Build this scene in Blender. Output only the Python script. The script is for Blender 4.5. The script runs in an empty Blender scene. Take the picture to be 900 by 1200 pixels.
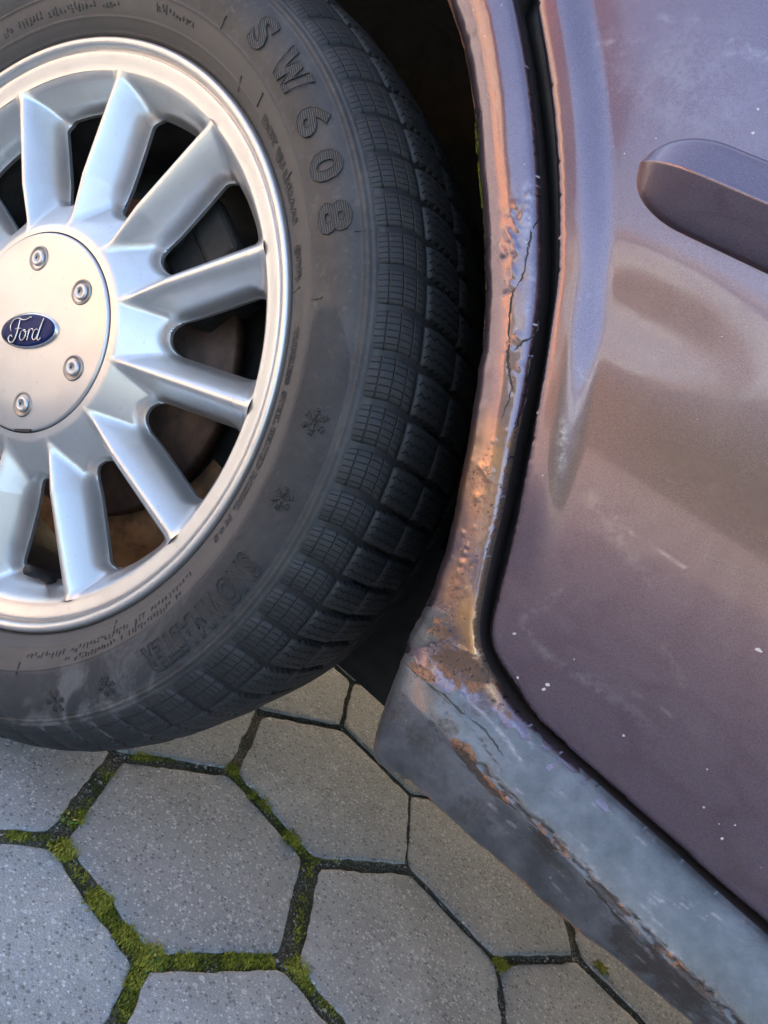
import bpy, math, random
import numpy as np
from mathutils import Matrix, Vector

random.seed(7); rng = np.random.default_rng(7)
scene = bpy.context.scene
col = scene.collection
PI = math.pi

# ------------------------------------------------------------------ camera
CAM = np.array([0.474113, -0.369615, 0.451252])
CR = np.array([0.731815, 0.458526, 0.504183]); CU = np.array([-0.559762, -0.017571, 0.828467]); CF = np.array([-0.388733, 0.888507, -0.243807])
FPX = 883.62
cam_data = bpy.data.cameras.new('camera'); cam = bpy.data.objects.new('camera', cam_data); col.objects.link(cam)
cam.matrix_world = Matrix(((CR[0], CU[0], -CF[0], CAM[0]), (CR[1], CU[1], -CF[1], CAM[1]), (CR[2], CU[2], -CF[2], CAM[2]), (0, 0, 0, 1)))
cam_data.sensor_fit = 'VERTICAL'; cam_data.sensor_height = 36; cam_data.lens = FPX / 1200 * 36
cam_data.clip_start = 0.02; cam_data.clip_end = 2000
scene.camera = cam

# ------------------------------------------------------------------ sky, sun, exposure
SUN_EL = math.radians(24); SUN_ROT = math.radians(-20)
world = bpy.data.worlds.new('World'); scene.world = world; world.use_nodes = True
wn = world.node_tree.nodes; wl = world.node_tree.links
bg = wn['Background']; sky = wn.new('ShaderNodeTexSky'); sky.sky_type = 'NISHITA'; sky.sun_disc = False
sky.sun_elevation = SUN_EL; sky.sun_rotation = SUN_ROT; sky.air_density = 1.0; sky.dust_density = 5.5; sky.ozone_density = 0.8
wl.new(sky.outputs['Color'], bg.inputs['Color']); bg.inputs['Strength'].default_value = 0.15
sun_data = bpy.data.lights.new('sun', 'SUN'); sun = bpy.data.objects.new('sun', sun_data); col.objects.link(sun)
sun_data.energy = 3.4; sun_data.angle = math.radians(0.6); sun_data.color = (1.0, 0.76, 0.52)
sdir = Vector((math.cos(SUN_EL) * math.sin(SUN_ROT), math.cos(SUN_EL) * math.cos(SUN_ROT), math.sin(SUN_EL)))
sun.rotation_euler = sdir.to_track_quat('Z', 'Y').to_euler()
scene.view_settings.view_transform = 'Standard'; scene.view_settings.look = 'None'
scene.view_settings.exposure = 2.7; scene.view_settings.gamma = 1.0
scene.render.engine = 'CYCLES'
scene.cycles.max_bounces = 6; scene.cycles.diffuse_bounces = 3; scene.cycles.glossy_bounces = 4; scene.cycles.caustics_reflective = False; scene.cycles.caustics_refractive = False

# ------------------------------------------------------------------ helpers
def at(px, py, y):
    """where the sight line of a photo point meets the upright plane at depth y"""
    d = (px - 450) / FPX * CR - (py - 600) / FPX * CU + CF
    return CAM + d * ((y - CAM[1]) / d[1])
def at_ground(px, py, z=0.0):
    d = (px - 450) / FPX * CR - (py - 600) / FPX * CU + CF
    return CAM + d * ((z - CAM[2]) / d[2])
def to_px(P):
    d = np.asarray(P) - CAM; w = d @ CF
    return np.stack([450 + FPX * (d @ CR) / w, 600 - FPX * (d @ CU) / w], -1)
def sstep(a, b, x):
    t = np.clip((x - a) / (b - a), 0, 1); return t * t * (3 - 2 * t)
def hash2(i, j, seed):
    h = np.sin(i * 127.1 + j * 311.7 + seed * 74.7) * 43758.5453
    return h - np.floor(h)
def vnoise(x, y, seed=0):
    i, j = np.floor(x), np.floor(y); fx, fy = x - i, y - j
    fx = fx * fx * (3 - 2 * fx); fy = fy * fy * (3 - 2 * fy)
    a = hash2(i, j, seed); b = hash2(i + 1, j, seed); c = hash2(i, j + 1, seed); d = hash2(i + 1, j + 1, seed)
    return (a * (1 - fx) + b * fx) * (1 - fy) + (c * (1 - fx) + d * fx) * fy
def fbm(x, y, seed=0, n=4):
    s = 0; a = .5; t = 0
    for k in range(n):
        s = s + a * vnoise(x * 2 ** k, y * 2 ** k, seed + k); t += a; a *= .5
    return s / t
def catmull(pts, n=8):
    P = np.asarray(pts, float); out = []
    for i in range(len(P) - 1):
        p0 = P[max(i - 1, 0)]; p1 = P[i]; p2 = P[i + 1]; p3 = P[min(i + 2, len(P) - 1)]
        for k in range(n):
            t = k / n
            out.append(.5 * ((2 * p1) + (-p0 + p2) * t + (2 * p0 - 5 * p1 + 4 * p2 - p3) * t * t + (-p0 + 3 * p1 - 3 * p2 + p3) * t ** 3))
    out.append(P[-1]); return np.array(out)
def polydist(x, z, P):
    """distance of points to an open polyline"""
    x = np.asarray(x); sh = x.shape; q = np.stack([x.ravel(), np.asarray(z).ravel()], 1)
    best = np.full(len(q), 1e9)
    for a, b in zip(P[:-1], P[1:]):
        ab = b - a; L = ab @ ab
        if L < 1e-14: continue
        t = np.clip(((q - a) @ ab) / L, 0, 1); d = q - (a + t[:, None] * ab)
        best = np.minimum(best, (d * d).sum(1))
    return np.sqrt(best).reshape(sh)
def inside(x, z, P):
    x = np.asarray(x); sh = x.shape; X = x.ravel(); Z = np.asarray(z).ravel(); r = np.zeros(len(X), bool)
    Q = np.vstack([P, P[:1]])
    for a, b in zip(Q[:-1], Q[1:]):
        if a[1] == b[1]: continue
        c = ((a[1] > Z) != (b[1] > Z)) & (X < (b[0] - a[0]) * (Z - a[1]) / (b[1] - a[1]) + a[0])
        r ^= c
    return r.reshape(sh)

def mesh_obj(name, V, Fc, mat, parent=None, smooth=True, uv=None, normals=None, attrs=None):
    me = bpy.data.meshes.new(name)
    me.from_pydata([tuple(map(float, v)) for v in V], [], [tuple(int(i) for i in f) for f in Fc])
    me.update()
    if smooth: me.polygons.foreach_set('use_smooth', [True] * len(me.polygons))
    if uv is not None:
        L = me.uv_layers.new(name='UVMap'); idx = np.zeros(len(me.loops), int); me.loops.foreach_get('vertex_index', idx)
        L.data.foreach_set('uv', np.asarray(uv, float)[idx].ravel())
    if attrs:
        for k, a in attrs.items():
            A = me.color_attributes.new(k, 'FLOAT_COLOR', 'POINT')
            c = np.ones((len(V), 4)); a = np.asarray(a, float); c[:, :a.shape[1]] = a
            A.data.foreach_set('color', c.ravel())
    if normals is not None:
        me.normals_split_custom_set_from_vertices([tuple(n) for n in np.asarray(normals, float)])
    if mat: me.materials.append(mat)
    o = bpy.data.objects.new(name, me); col.objects.link(o)
    if parent: o.parent = parent
    return o
def empty(name, loc=(0, 0, 0), rot=(0, 0, 0), parent=None):
    o = bpy.data.objects.new(name, None); col.objects.link(o); o.location = loc; o.rotation_euler = rot; o.empty_display_size = .05
    if parent: o.parent = parent
    return o
def tag(o, label=None, cat=None, group=None, kind=None):
    for k, v in (('label', label), ('category', cat), ('group', group), ('kind', kind)):
        if v: o[k] = v
    return o
def box(c, s):
    x, y, z = c; a, b, h = (t / 2 for t in s)
    V = [(x - a, y - b, z - h), (x + a, y - b, z - h), (x + a, y + b, z - h), (x - a, y + b, z - h), (x - a, y - b, z + h), (x + a, y - b, z + h), (x + a, y + b, z + h), (x - a, y + b, z + h)]
    return V, [(3, 2, 1, 0), (4, 5, 6, 7), (0, 1, 5, 4), (1, 2, 6, 5), (2, 3, 7, 6), (3, 0, 4, 7)]
def merge(parts):
    V = []; Fs = []
    for v, f in parts:
        n = len(V); V += [tuple(q) for q in v]; Fs += [tuple(i + n for i in q) for q in f]
    return V, Fs
def lathe(prof, n=96, a0=0, a1=2 * PI, closed=True):
    """prof: (y, r) list; axis along y; angle in the x-z plane"""
    V = []; Fs = []; m = len(prof); N = n if closed else n + 1
    for i in range(N):
        a = a0 + (a1 - a0) * i / n
        for y, r in prof: V.append((r * math.cos(a), y, r * math.sin(a)))
    for i in range(n):
        j = (i + 1) % N
        for k in range(m - 1): Fs.append((i * m + k, j * m + k, j * m + k + 1, i * m + k + 1))
    return V, Fs
def tube(pts, rad, n=6, cap=True):
    P = [Vector(p) for p in pts]; V = []; Fs = []
    if not hasattr(rad, '__len__'): rad = [rad] * len(P)
    for i, p in enumerate(P):
        t = (P[min(i + 1, len(P) - 1)] - P[max(i - 1, 0)]).normalized()
        u = t.orthogonal().normalized() if i == 0 else (u - t * u.dot(t)).normalized()
        w = t.cross(u)
        for k in range(n):
            a = 2 * PI * k / n; V.append(tuple(p + rad[i] * (math.cos(a) * u + math.sin(a) * w)))
    for i in range(len(P) - 1):
        for k in range(n):
            l = (k + 1) % n; Fs.append((i * n + k, i * n + l, (i + 1) * n + l, (i + 1) * n + k))
    if cap: Fs.append(tuple(range(n - 1, -1, -1))); Fs.append(tuple((len(P) - 1) * n + k for k in range(n)))
    return V, Fs

# ------------------------------------------------------------------ materials
class NT:
    def __init__(s, name):
        s.m = bpy.data.materials.new(name); s.m.use_nodes = True; s.t = s.m.node_tree; s.n = s.t.nodes; s.l = s.t.links
        s.b = s.n['Principled BSDF']; s.out = s.n['Material Output']
    def link(s, a, b): s.l.new(a, b)
    def val(s, sock, v):
        if isinstance(v, bpy.types.NodeSocket): s.l.new(v, sock)
        elif isinstance(v, (tuple, list)) and len(v) == 3 and len(sock.default_value) == 4: sock.default_value = (*v, 1)
        else: sock.default_value = v
    def set(s, **k):
        for a, v in k.items(): s.val(s.b.inputs[a.replace('_', ' ')], v)
    def coord(s, w='Object'): return s.n.new('ShaderNodeTexCoord').outputs[w]
    def attr(s, name):
        n = s.n.new('ShaderNodeAttribute'); n.attribute_name = name; x = s.n.new('ShaderNodeSeparateColor'); s.l.new(n.outputs['Color'], x.inputs[0]); return x.outputs
    def noise(s, scale, detail=4, rough=.6, vec=None, dist=0, out='Fac'):
        n = s.n.new('ShaderNodeTexNoise'); n.inputs['Scale'].default_value = scale; n.inputs['Detail'].default_value = detail
        n.inputs['Roughness'].default_value = rough; n.inputs['Distortion'].default_value = dist
        s.l.new(vec if vec else s.coord(), n.inputs['Vector']); return n.outputs[out]
    def voro(s, scale, vec=None, feat='F1', out='Distance', rnd=1):
        n = s.n.new('ShaderNodeTexVoronoi'); n.feature = feat; n.inputs['Scale'].default_value = scale; n.inputs['Randomness'].default_value = rnd
        s.l.new(vec if vec else s.coord(), n.inputs['Vector']); return n.outputs[out]
    def math(s, op, a, b=None, c=None, clamp=False):
        n = s.n.new('ShaderNodeMath'); n.operation = op; n.use_clamp = clamp
        for i, v in enumerate((a, b, c)):
            if v is not None: s.val(n.inputs[i], v)
        return n.outputs[0]
    def step(s, a, b, x):
        n = s.n.new('ShaderNodeMapRange'); n.interpolation_type = 'SMOOTHSTEP'; s.val(n.inputs['Value'], x)
        n.inputs['From Min'].default_value = a; n.inputs['From Max'].default_value = b; return n.outputs['Result']
    def mix(s, f, a, b):
        n = s.n.new('ShaderNodeMix'); n.data_type = 'RGBA'; s.val(n.inputs[0], f); s.val(n.inputs[6], a); s.val(n.inputs[7], b); return n.outputs[2]
    def mixf(s, f, a, b):
        n = s.n.new('ShaderNodeMix'); n.data_type = 'FLOAT'; s.val(n.inputs[0], f); s.val(n.inputs[2], a); s.val(n.inputs[3], b); return n.outputs[0]
    def ramp(s, f, stops):
        n = s.n.new('ShaderNodeValToRGB'); e = n.color_ramp.elements
        while len(e) < len(stops): e.new(.5)
        for q, (p, c) in zip(e, stops): q.position = p; q.color = (*c, 1)
        s.l.new(f, n.inputs[0]); return n.outputs[0]
    def bump(s, h, dist, strength=1, nrm=None):
        n = s.n.new('ShaderNodeBump'); n.inputs['Distance'].default_value = dist; n.inputs['Strength'].default_value = strength
        s.l.new(h, n.inputs['Height'])
        if nrm: s.l.new(nrm, n.inputs['Normal'])
        return n.outputs[0]

def mat_simple(name, c, rough=.6, metal=0, var=.25, scale=60, bump=.0003, c2=None, coat=0, spec=.5):
    t = NT(name); t.b.inputs['Specular IOR Level'].default_value = spec; n = t.noise(scale, 5); c2 = c2 or tuple(v * (1 - var * 1.6) for v in c)
    t.set(Base_Color=t.mix(t.step(.35, .7, n), c, c2), Roughness=t.mixf(n, rough * .85, min(1, rough * 1.15)), Metallic=metal, Coat_Weight=coat)
    if bump: t.set(Normal=t.bump(t.noise(scale * 4, 4), bump, .6))
    return t.m

def mat_paint():
    t = NT('aubergine_paint'); w = t.attr('wear'); s = t.attr('scuff')
    n1 = t.noise(90, 6, .65); n2 = t.noise(420, 4, .6); n3 = t.noise(26, 5, .6)
    flake = t.voro(2600, out='Color'); fs = t.n.new('ShaderNodeSeparateColor'); t.link(flake, fs.inputs[0])
    paint = t.mix(t.math('MULTIPLY', fs.outputs[0], .5), (.135, .095, .122), (.235, .175, .21))
    paint = t.mix(t.math('MULTIPLY', t.step(.5, .75, n3), .25), paint, (.22, .18, .19))
    # masks, broken up by noise
    def brk(sock, amt=.55, a=.42, b=.58): return t.step(a, b, t.math('ADD', sock, t.math('MULTIPLY', t.math('SUBTRACT', t.mixf(.45, n1, n2), .5), amt * 2)))
    rust = brk(w[0], .75, .36, .56); prim = brk(w[1], .35, .32, .6); dirt = brk(w[2], .6, .35, .75)
    rustc = t.ramp(t.mixf(.5, n1, n2), [(.30, (.035, .017, .011)), (.42, (.11, .052, .03)), (.53, (.24, .115, .06)), (.64, (.38, .2, .105)), (.75, (.5, .33, .22))])
    primc = t.ramp(t.mixf(.4, n3, n1), [(.38, (.036, .038, .042)), (.5, (.07, .075, .083)), (.6, (.108, .115, .128))])
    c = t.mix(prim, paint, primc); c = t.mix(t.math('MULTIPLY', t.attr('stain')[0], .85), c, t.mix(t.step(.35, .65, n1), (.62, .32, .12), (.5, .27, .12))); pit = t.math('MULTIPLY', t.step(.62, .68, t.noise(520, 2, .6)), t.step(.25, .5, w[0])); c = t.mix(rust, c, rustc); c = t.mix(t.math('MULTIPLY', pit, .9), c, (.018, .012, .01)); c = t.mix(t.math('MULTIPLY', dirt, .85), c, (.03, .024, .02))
    # scuffs: pale haze, chips: white specks
    sc = t.math('MULTIPLY', s[0], t.step(.4, .62, t.mixf(.6, n2, n1)), clamp=True)
    c = t.mix(t.math('MULTIPLY', sc, .75), c, (.42, .38, .4))
    v = t.n.new('ShaderNodeTexVoronoi'); v.inputs['Scale'].default_value = 150; v.inputs['Randomness'].default_value = 1; t.link(t.coord(), v.inputs['Vector'])
    vs = t.n.new('ShaderNodeSeparateColor'); t.link(v.outputs['Color'], vs.inputs[0])
    rad = t.math('MULTIPLY', t.math('POWER', vs.outputs[1], 4), .10)
    chip = t.math('MULTIPLY', t.math('LESS_THAN', t.math('ADD', v.outputs['Distance'], t.math('MULTIPLY', t.math('SUBTRACT', t.noise(900, 2, .6), .5), .16)), rad), t.math('MULTIPLY', t.math('GREATER_THAN', vs.outputs[0], .25), s[2]))
    chip = t.math('MAXIMUM', chip, t.step(.45, .6, s[1]))
    c = t.mix(t.math('MULTIPLY', chip, .85), c, (.62, .58, .58))
    damaged = t.math('MAXIMUM', t.math('MAXIMUM', rust, dirt), t.math('MAXIMUM', t.math('MULTIPLY', prim, .3), chip))
    hz = t.noise(7, 4, .6)
    r0 = t.math('ADD', .22, t.math('MULTIPLY', hz, .12)); r = t.mixf(damaged, r0, t.mixf(rust, .36, .75))
    coat = t.math('MULTIPLY', t.math('SUBTRACT', 1, damaged), .9, clamp=True)
    t.set(Base_Color=c, Metallic=t.math('MULTIPLY', t.math('SUBTRACT', 1, t.math('MAXIMUM', damaged, prim)), .88), Roughness=r, Coat_Weight=coat, Coat_Roughness=t.math('ADD', .025, t.math('ADD', t.math('MULTIPLY', sc, .3), t.math('MULTIPLY', hz, .06))))
    hb = t.math('ADD', t.math('MULTIPLY', rust, t.math('SUBTRACT', t.math('MULTIPLY', n2, .7), .45)), t.math('ADD', t.math('MULTIPLY', dirt, -.5), t.math('MULTIPLY', pit, -.6)))
    hb = t.math('ADD', hb, t.math('MULTIPLY', prim, t.math('MULTIPLY', t.math('ADD', n2, t.noise(1100, 2)), .3)))
    hb = t.math('ADD', hb, t.math('MULTIPLY', t.noise(160, 2, .5), .035))
    t.set(Normal=t.bump(hb, .0011, .8)); t.set(Coat_Normal=t.bump(hb, .0005, .6))
    return t.m
def mat_silver(name='silver_lacquer', base=(.63, .63, .625)):
    t = NT(name); n = t.noise(30, 5); fl = t.voro(3000, out='Color'); x = t.n.new('ShaderNodeSeparateColor'); t.link(fl, x.inputs[0])
    c = t.mix(t.math('MULTIPLY', x.outputs[0], .3), base, tuple(v * .8 for v in base))
    sp = t.noise(300, 3, .7); d = t.step(.66, .74, sp)
    c = t.mix(t.math('MULTIPLY', d, .5), c, (.18, .16, .14)); c = t.mix(t.math('MULTIPLY', t.step(.45, .75, n), .2), c, (.4, .385, .37))
    t.set(Base_Color=c, Metallic=.8, Roughness=t.math('ADD', .32, t.math('MULTIPLY', n, .12)), Coat_Weight=.5, Coat_Roughness=.14)
    t.set(Normal=t.bump(t.noise(900, 2), .00006, .5)); return t.m
def mat_rubber(name, kind):
    t = NT(name); n1 = t.noise(28, 6, .65); n2 = t.noise(240, 4, .7); big = t.noise(9, 4)
    c = t.mix(t.step(.3, .75, n1), (.026, .026, .027), (.054, .052, .051))
    c = t.mix(t.math('MULTIPLY', t.step(.52, .78, n2), .4), c, (.14, .13, .12))
    h = t.math('MULTIPLY', n2, .25)
    if kind == 'side':
        a = t.attr('hatch'); uv = t.coord('UV'); s = t.n.new('ShaderNodeSeparateXYZ'); t.link(uv, s.inputs[0])
        lines = t.math('PINGPONG', t.math('ADD', t.math('MULTIPLY', s.outputs[0], 1500), t.math('MULTIPLY', s.outputs[1], 500)), .5)
        l2 = t.math('PINGPONG', t.math('SUBTRACT', t.math('MULTIPLY', s.outputs[0], 1500), t.math('MULTIPLY', s.outputs[1], 500)), .5)
        hl = t.math('MULTIPLY', t.math('ADD', lines, l2), a[0]); h = t.math('ADD', h, t.math('MULTIPLY', hl, 1.2))
        c = t.mix(t.math('MULTIPLY', a[0], .35), c, (.036, .037, .039))
        c = t.mix(t.step(.2825, .286, s.outputs[1]), c, (.010, .010, .011))  # groove floors coloured near black to stand for their deep shade
        sw = t.noise(18, 6, .7, dist=1.8); c = t.mix(t.math('MULTIPLY', t.math('MULTIPLY', t.step(.5, .68, sw), a[1]), .55), c, (.2, .195, .19))
        c = t.mix(t.math('MULTIPLY', a[2], .6), c, (.1, .09, .083))
    if kind in ('grid', 'wave'):
        c = t.mix(.6, c, (.015, .016, .018))
        uv = t.coord('UV'); s = t.n.new('ShaderNodeSeparateXYZ'); t.link(uv, s.inputs[0]); u, v = s.outputs[0], s.outputs[1]
        if kind == 'grid':
            g1 = t.math('PINGPONG', t.math('MULTIPLY', u, 6), .5); g2 = t.math('PINGPONG', t.math('MULTIPLY', v, 4), .5)
            ln = t.math('MAXIMUM', t.step(.10, .015, g1), t.step(.085, .015, g2))
            edge = t.math('MULTIPLY', t.step(.04, .12, v), t.step(.98, .9, v)); ln = t.math('MULTIPLY', ln, edge)
        else:
            zz = t.math('MULTIPLY', t.math('SINE', t.math('MULTIPLY', v, 34)), .028)
            g1 = t.math('PINGPONG', t.math('MULTIPLY', t.math('ADD', u, zz), 4), .5); ln = t.step(.15, .03, g1)
            ln = t.math('MULTIPLY', ln, t.math('MULTIPLY', t.step(.02, .1, v), t.step(.99, .9, v)))
        c = t.mix(t.math('MULTIPLY', ln, .7), c, (.008, .008, .008)); h = t.math('SUBTRACT', h, t.math('MULTIPLY', ln, 2.2))
    if kind == 'letter':
        w = t.n.new('ShaderNodeTexWave'); w.inputs['Scale'].default_value = 300; w.bands_direction = 'DIAGONAL'; t.link(t.coord(), w.inputs['Vector'])
        c = t.mix(t.step(.3, .6, w.outputs['Fac']), (.02, .02, .02), (.085, .08, .075)); h = t.math('ADD', h, t.math('MULTIPLY', w.outputs['Fac'], 1.5))
    t.set(Base_Color=c, Roughness=t.math('ADD', .5, t.math('MULTIPLY', big, .2)), Specular_IOR_Level=.45, Normal=t.bump(h, .0005, .9)); return t.m
def mat_paver():
    t = NT('concrete_paver'); oi = t.n.new('ShaderNodeObjectInfo'); co = t.coord('Object')
    ad = t.n.new('ShaderNodeVectorMath'); ad.operation = 'ADD'; t.link(co, ad.inputs[0])
    cx = t.n.new('ShaderNodeCombineXYZ'); t.link(t.math('MULTIPLY', oi.outputs['Random'], 17), cx.inputs[0]); t.link(t.math('MULTIPLY', oi.outputs['Random'], 5), cx.inputs[1]); t.link(cx.outputs[0], ad.inputs[1]); vec = ad.outputs[0]
    n1 = t.noise(14, 6, .7, vec); n2 = t.noise(75, 5, .7, vec); n3 = t.noise(520, 3, .7, vec)
    base = t.ramp(t.mixf(.4, n1, n2), [(.3, (.31, .31, .305)), (.48, (.45, .45, .445)), (.66, (.57, .57, .565))])
    wp = t.n.new('ShaderNodeVectorMath'); wp.operation = 'MULTIPLY_ADD'; t.link(t.noise(700, 2, .6, vec, out='Color'), wp.inputs[0]); wp.inputs[1].default_value = (.0016, .0016, .0016); t.link(vec, wp.inputs[2])
    def grains(scale, lo, hi, size):
        v = t.n.new('ShaderNodeTexVoronoi'); v.inputs['Scale'].default_value = scale; t.link(wp.outputs[0], v.inputs['Vector']); q = t.n.new('ShaderNodeSeparateColor'); t.link(v.outputs['Color'], q.inputs[0])
        pick = t.math('MULTIPLY', t.math('GREATER_THAN', q.outputs[0], lo), t.math('LESS_THAN', q.outputs[0], hi)); r_ = t.math('MULTIPLY', t.math('ADD', .35, q.outputs[1]), size)
        return t.math('MULTIPLY', pick, t.math('LESS_THAN', v.outputs['Distance'], r_)), q.outputs[2]
    lite, tone = grains(430, .0, .42, .46); dark, _t = grains(360, .70, 1.0, .42); big, _t = grains(170, .0, .07, .30); n4 = t.noise(900, 2, .6, vec)
    base = t.mix(t.math('MULTIPLY', t.step(.35, .7, n4), .5), base, (.24, .238, .235))
    base = t.mix(t.math('MULTIPLY', oi.outputs['Random'], .4), base, (.28, .275, .268)); st_ = t.noise(3.5, 5, .7, vec, 1.2); base = t.mix(t.math('MULTIPLY', t.step(.56, .72, st_), .4), base, (.22, .205, .18)); base = t.mix(t.math('MULTIPLY', t.step(.42, .30, st_), .35), base, (.62, .62, .61))
    c = t.mix(t.math('MULTIPLY', t.math('MULTIPLY', lite, tone), .8), base, (.85, .845, .83)); c = t.mix(t.math('MULTIPLY', dark, .6), c, (.13, .125, .12)); c = t.mix(t.math('MULTIPLY', big, .6), c, (.75, .74, .72))
    c = t.mix(t.math('MULTIPLY', t.step(.56, .74, t.noise(5, 4, .6, vec)), .3), c, (.32, .295, .26))
    sz = t.n.new('ShaderNodeSeparateXYZ'); t.link(co, sz.inputs[0]); c = t.mix(t.step(-.0008, -.0022, sz.outputs[2]), c, (.09, .078, .056))
    t.set(Base_Color=c, Roughness=.85, Specular_IOR_Level=.3)
    h = t.math('ADD', t.math('MULTIPLY', n3, .9), t.math('ADD', t.math('MULTIPLY', t.math('SUBTRACT', lite, dark), .25), t.math('ADD', t.math('MULTIPLY', n2, 1.0), t.math('MULTIPLY', n4, .5))))
    t.set(Normal=t.bump(h, .0018, 1)); return t.m
def mat_soil():
    t = NT('joint_soil'); n1 = t.noise(120, 6, .7); n2 = t.noise(520, 3, .75); n3 = t.noise(22, 4)
    c = t.ramp(n2, [(.35, (.05, .04, .026)), (.52, (.12, .1, .066)), (.68, (.34, .31, .25))])
    c = t.mix(t.math('MULTIPLY', t.step(.48, .6, n3), .55), c, (.05, .055, .012))
    t.set(Base_Color=c, Roughness=.95, Normal=t.bump(t.math('ADD', n1, n2), .003, 1)); return t.m
def mat_moss():
    t = NT('moss'); a = t.attr('tint'); c = t.ramp(a[0], [(0, (.06, .075, .012)), (.4, (.15, .165, .015)), (.75, (.28, .27, .03)), (1, (.38, .36, .06))])
    t.set(Base_Color=c, Roughness=.8, Specular_IOR_Level=.25); return t.m

M = {}
M['paint'] = mat_paint(); M['silver'] = mat_silver(); M['cap'] = mat_silver('cap_lacquer', (.56, .565, .57))
M['side'] = mat_rubber('tyre_sidewall', 'side'); M['grid'] = mat_rubber('tyre_grid_sipes', 'grid'); M['wave'] = mat_rubber('tyre_wave_sipes', 'wave'); M['rubber'] = mat_rubber('tyre_plain', 'plain'); M['letter'] = mat_rubber('tyre_hatched_letter', 'letter')
M['paver'] = mat_paver(); M['soil'] = mat_soil(); M['moss'] = mat_moss()
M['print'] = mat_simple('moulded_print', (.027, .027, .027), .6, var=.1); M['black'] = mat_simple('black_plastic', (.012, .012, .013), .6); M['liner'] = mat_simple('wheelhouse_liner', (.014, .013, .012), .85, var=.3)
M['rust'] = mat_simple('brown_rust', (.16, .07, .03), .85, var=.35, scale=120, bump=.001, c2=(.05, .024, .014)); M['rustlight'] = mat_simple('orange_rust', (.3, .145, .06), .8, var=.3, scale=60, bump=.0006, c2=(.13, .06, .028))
M['iron'] = mat_simple('dirty_cast_iron', (.045, .042, .04), .7, metal=.3, scale=40, bump=.001); M['disc'] = mat_simple('rusted_disc', (.11, .06, .04), .55, metal=.5, scale=50, bump=.0004, c2=(.05, .03, .022))
M['seal'] = mat_simple('black_seal', (.008, .008, .009), .5); M['badgeblue'] = mat_simple('badge_blue', (.004, .014, .085), .4, var=.1, bump=0, spec=.2); M['chrome'] = mat_simple('badge_chrome', (.62, .62, .63), .22, metal=1, var=.08, bump=0)
M['screw'] = mat_simple('cap_recess', (.28, .275, .27), .35, metal=.8, var=.1, bump=0); M['darkhole'] = mat_simple('dark_socket', (.03, .03, .03), .6, bump=0)
M['glass'] = mat_simple('tinted_glass', (.02, .022, .024), .06, var=.05, bump=0)
M['leaf'] = mat_simple('seedling_leaf', (.13, .2, .03), .5, var=.3, scale=200, bump=.0001)

# ------------------------------------------------------------------ ground and paving
V, Fs = [(-300, -300, -.02), (300, -300, -.02), (300, 300, -.02), (-300, 300, -.02)], [(0, 1, 2, 3)]
tag(mesh_obj('ground', V, Fs, mat_simple('grey_asphalt', (.16, .155, .145), .9, scale=3, bump=.002), smooth=False), kind='structure')
bed_n = 48
V = [(8 * math.cos(2 * PI * i / bed_n), 8 * math.sin(2 * PI * i / bed_n) - 1, -.0034) for i in range(bed_n)]
tag(mesh_obj('joint_bed', V, [tuple(range(bed_n))], M['soil'], smooth=False), kind='structure')

HS, HPHI, HC = 0.112627, 4.149507, np.array([0.278248, 0.108162])
def hexdir(k): a = HPHI - k * PI / 3; return np.array([math.cos(a), math.sin(a)])
e1 = (hexdir(2) + hexdir(3)) * HS; e2 = (hexdir(3) + hexdir(4)) * HS
def paver_mesh(seed, nsub, inset=.006):
    """hexagonal stone with worn, slightly ragged arrises; origin at its centre, top at z=0"""
    loop = []
    for k in range(6):
        a, b = hexdir(k) * HS, hexdir(k + 1) * HS
        for j in range(nsub): loop.append(a + (b - a) * j / nsub)
    loop = np.array(loop); n = len(loop); L = np.linalg.norm(loop, axis=1); u = loop / L[:, None]
    cr = np.array([min(np.linalg.norm(p - hexdir(k) * HS) for k in range(6)) for p in loop])
    jag = (fbm(loop[:, 0] * 90 + seed * 9, loop[:, 1] * 90, seed) - .5) * .005 if nsub > 2 else 0
    rr = L - inset * 1.12 + jag - .002 * np.exp(-(cr / .006) ** 2)
    rings = [(-.0045, -.035), (-.0006, -.006), (-.0003, -.0016), (-.0009, -.0005), (-.0022, -.0001), (-.006, 0.0), (-.02, .0003)] if nsub > 2 else [(-.002, -.03), (-.001, -.004), (-.007, 0)]
    V = []
    for off, z in rings:
        j2 = (fbm(loop[:, 0] * 160 + seed, loop[:, 1] * 160 + off * 3000, seed + 3) - .5) * .0022 if nsub > 2 else 0
        for p, q, i in zip(u, rr + off + j2, range(n)): V.append((p[0] * q, p[1] * q, z))
    Fs = []
    for r in range(len(rings) - 1):
        for i in range(n): Fs.append((r * n + i, r * n + (i + 1) % n, (r + 1) * n + (i + 1) % n, (r + 1) * n + i))
    c = len(V); V.append((0, 0, .0008)); m = (len(rings) - 1) * n
    for i in range(n): Fs.append((m + i, m + (i + 1) % n, c))
    Fs = [f[::-1] for f in Fs]
    return V, Fs
paving = empty('paving'); tag(paving, kind='structure')
fine = []
for s_ in range(8):
    V, Fs = paver_mesh(s_, 14); o = mesh_obj('paver', V, Fs, M['paver']); fine.append(o.data); bpy.data.objects.remove(o)
V, Fs = paver_mesh(20, 1); o = mesh_obj('paver', V, Fs, M['paver'], smooth=False); coarse_me = o.data; coarse_vf = (V, Fs); bpy.data.objects.remove(o)
tight = {(0, 0): (0, 0, .985), (1, 0): (.003, -.001, 1.02), (0, 1): (.004, .0, 1.005), (1, 1): (-.002, -.003, 1.045), (2, 0): (0, 0, 1.045), (2, -1): (0, 0, 1.04), (1, -1): (0, 0, 1.04), (0, 2): (0, 0, 1.03)}
far = []; cells = []
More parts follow.
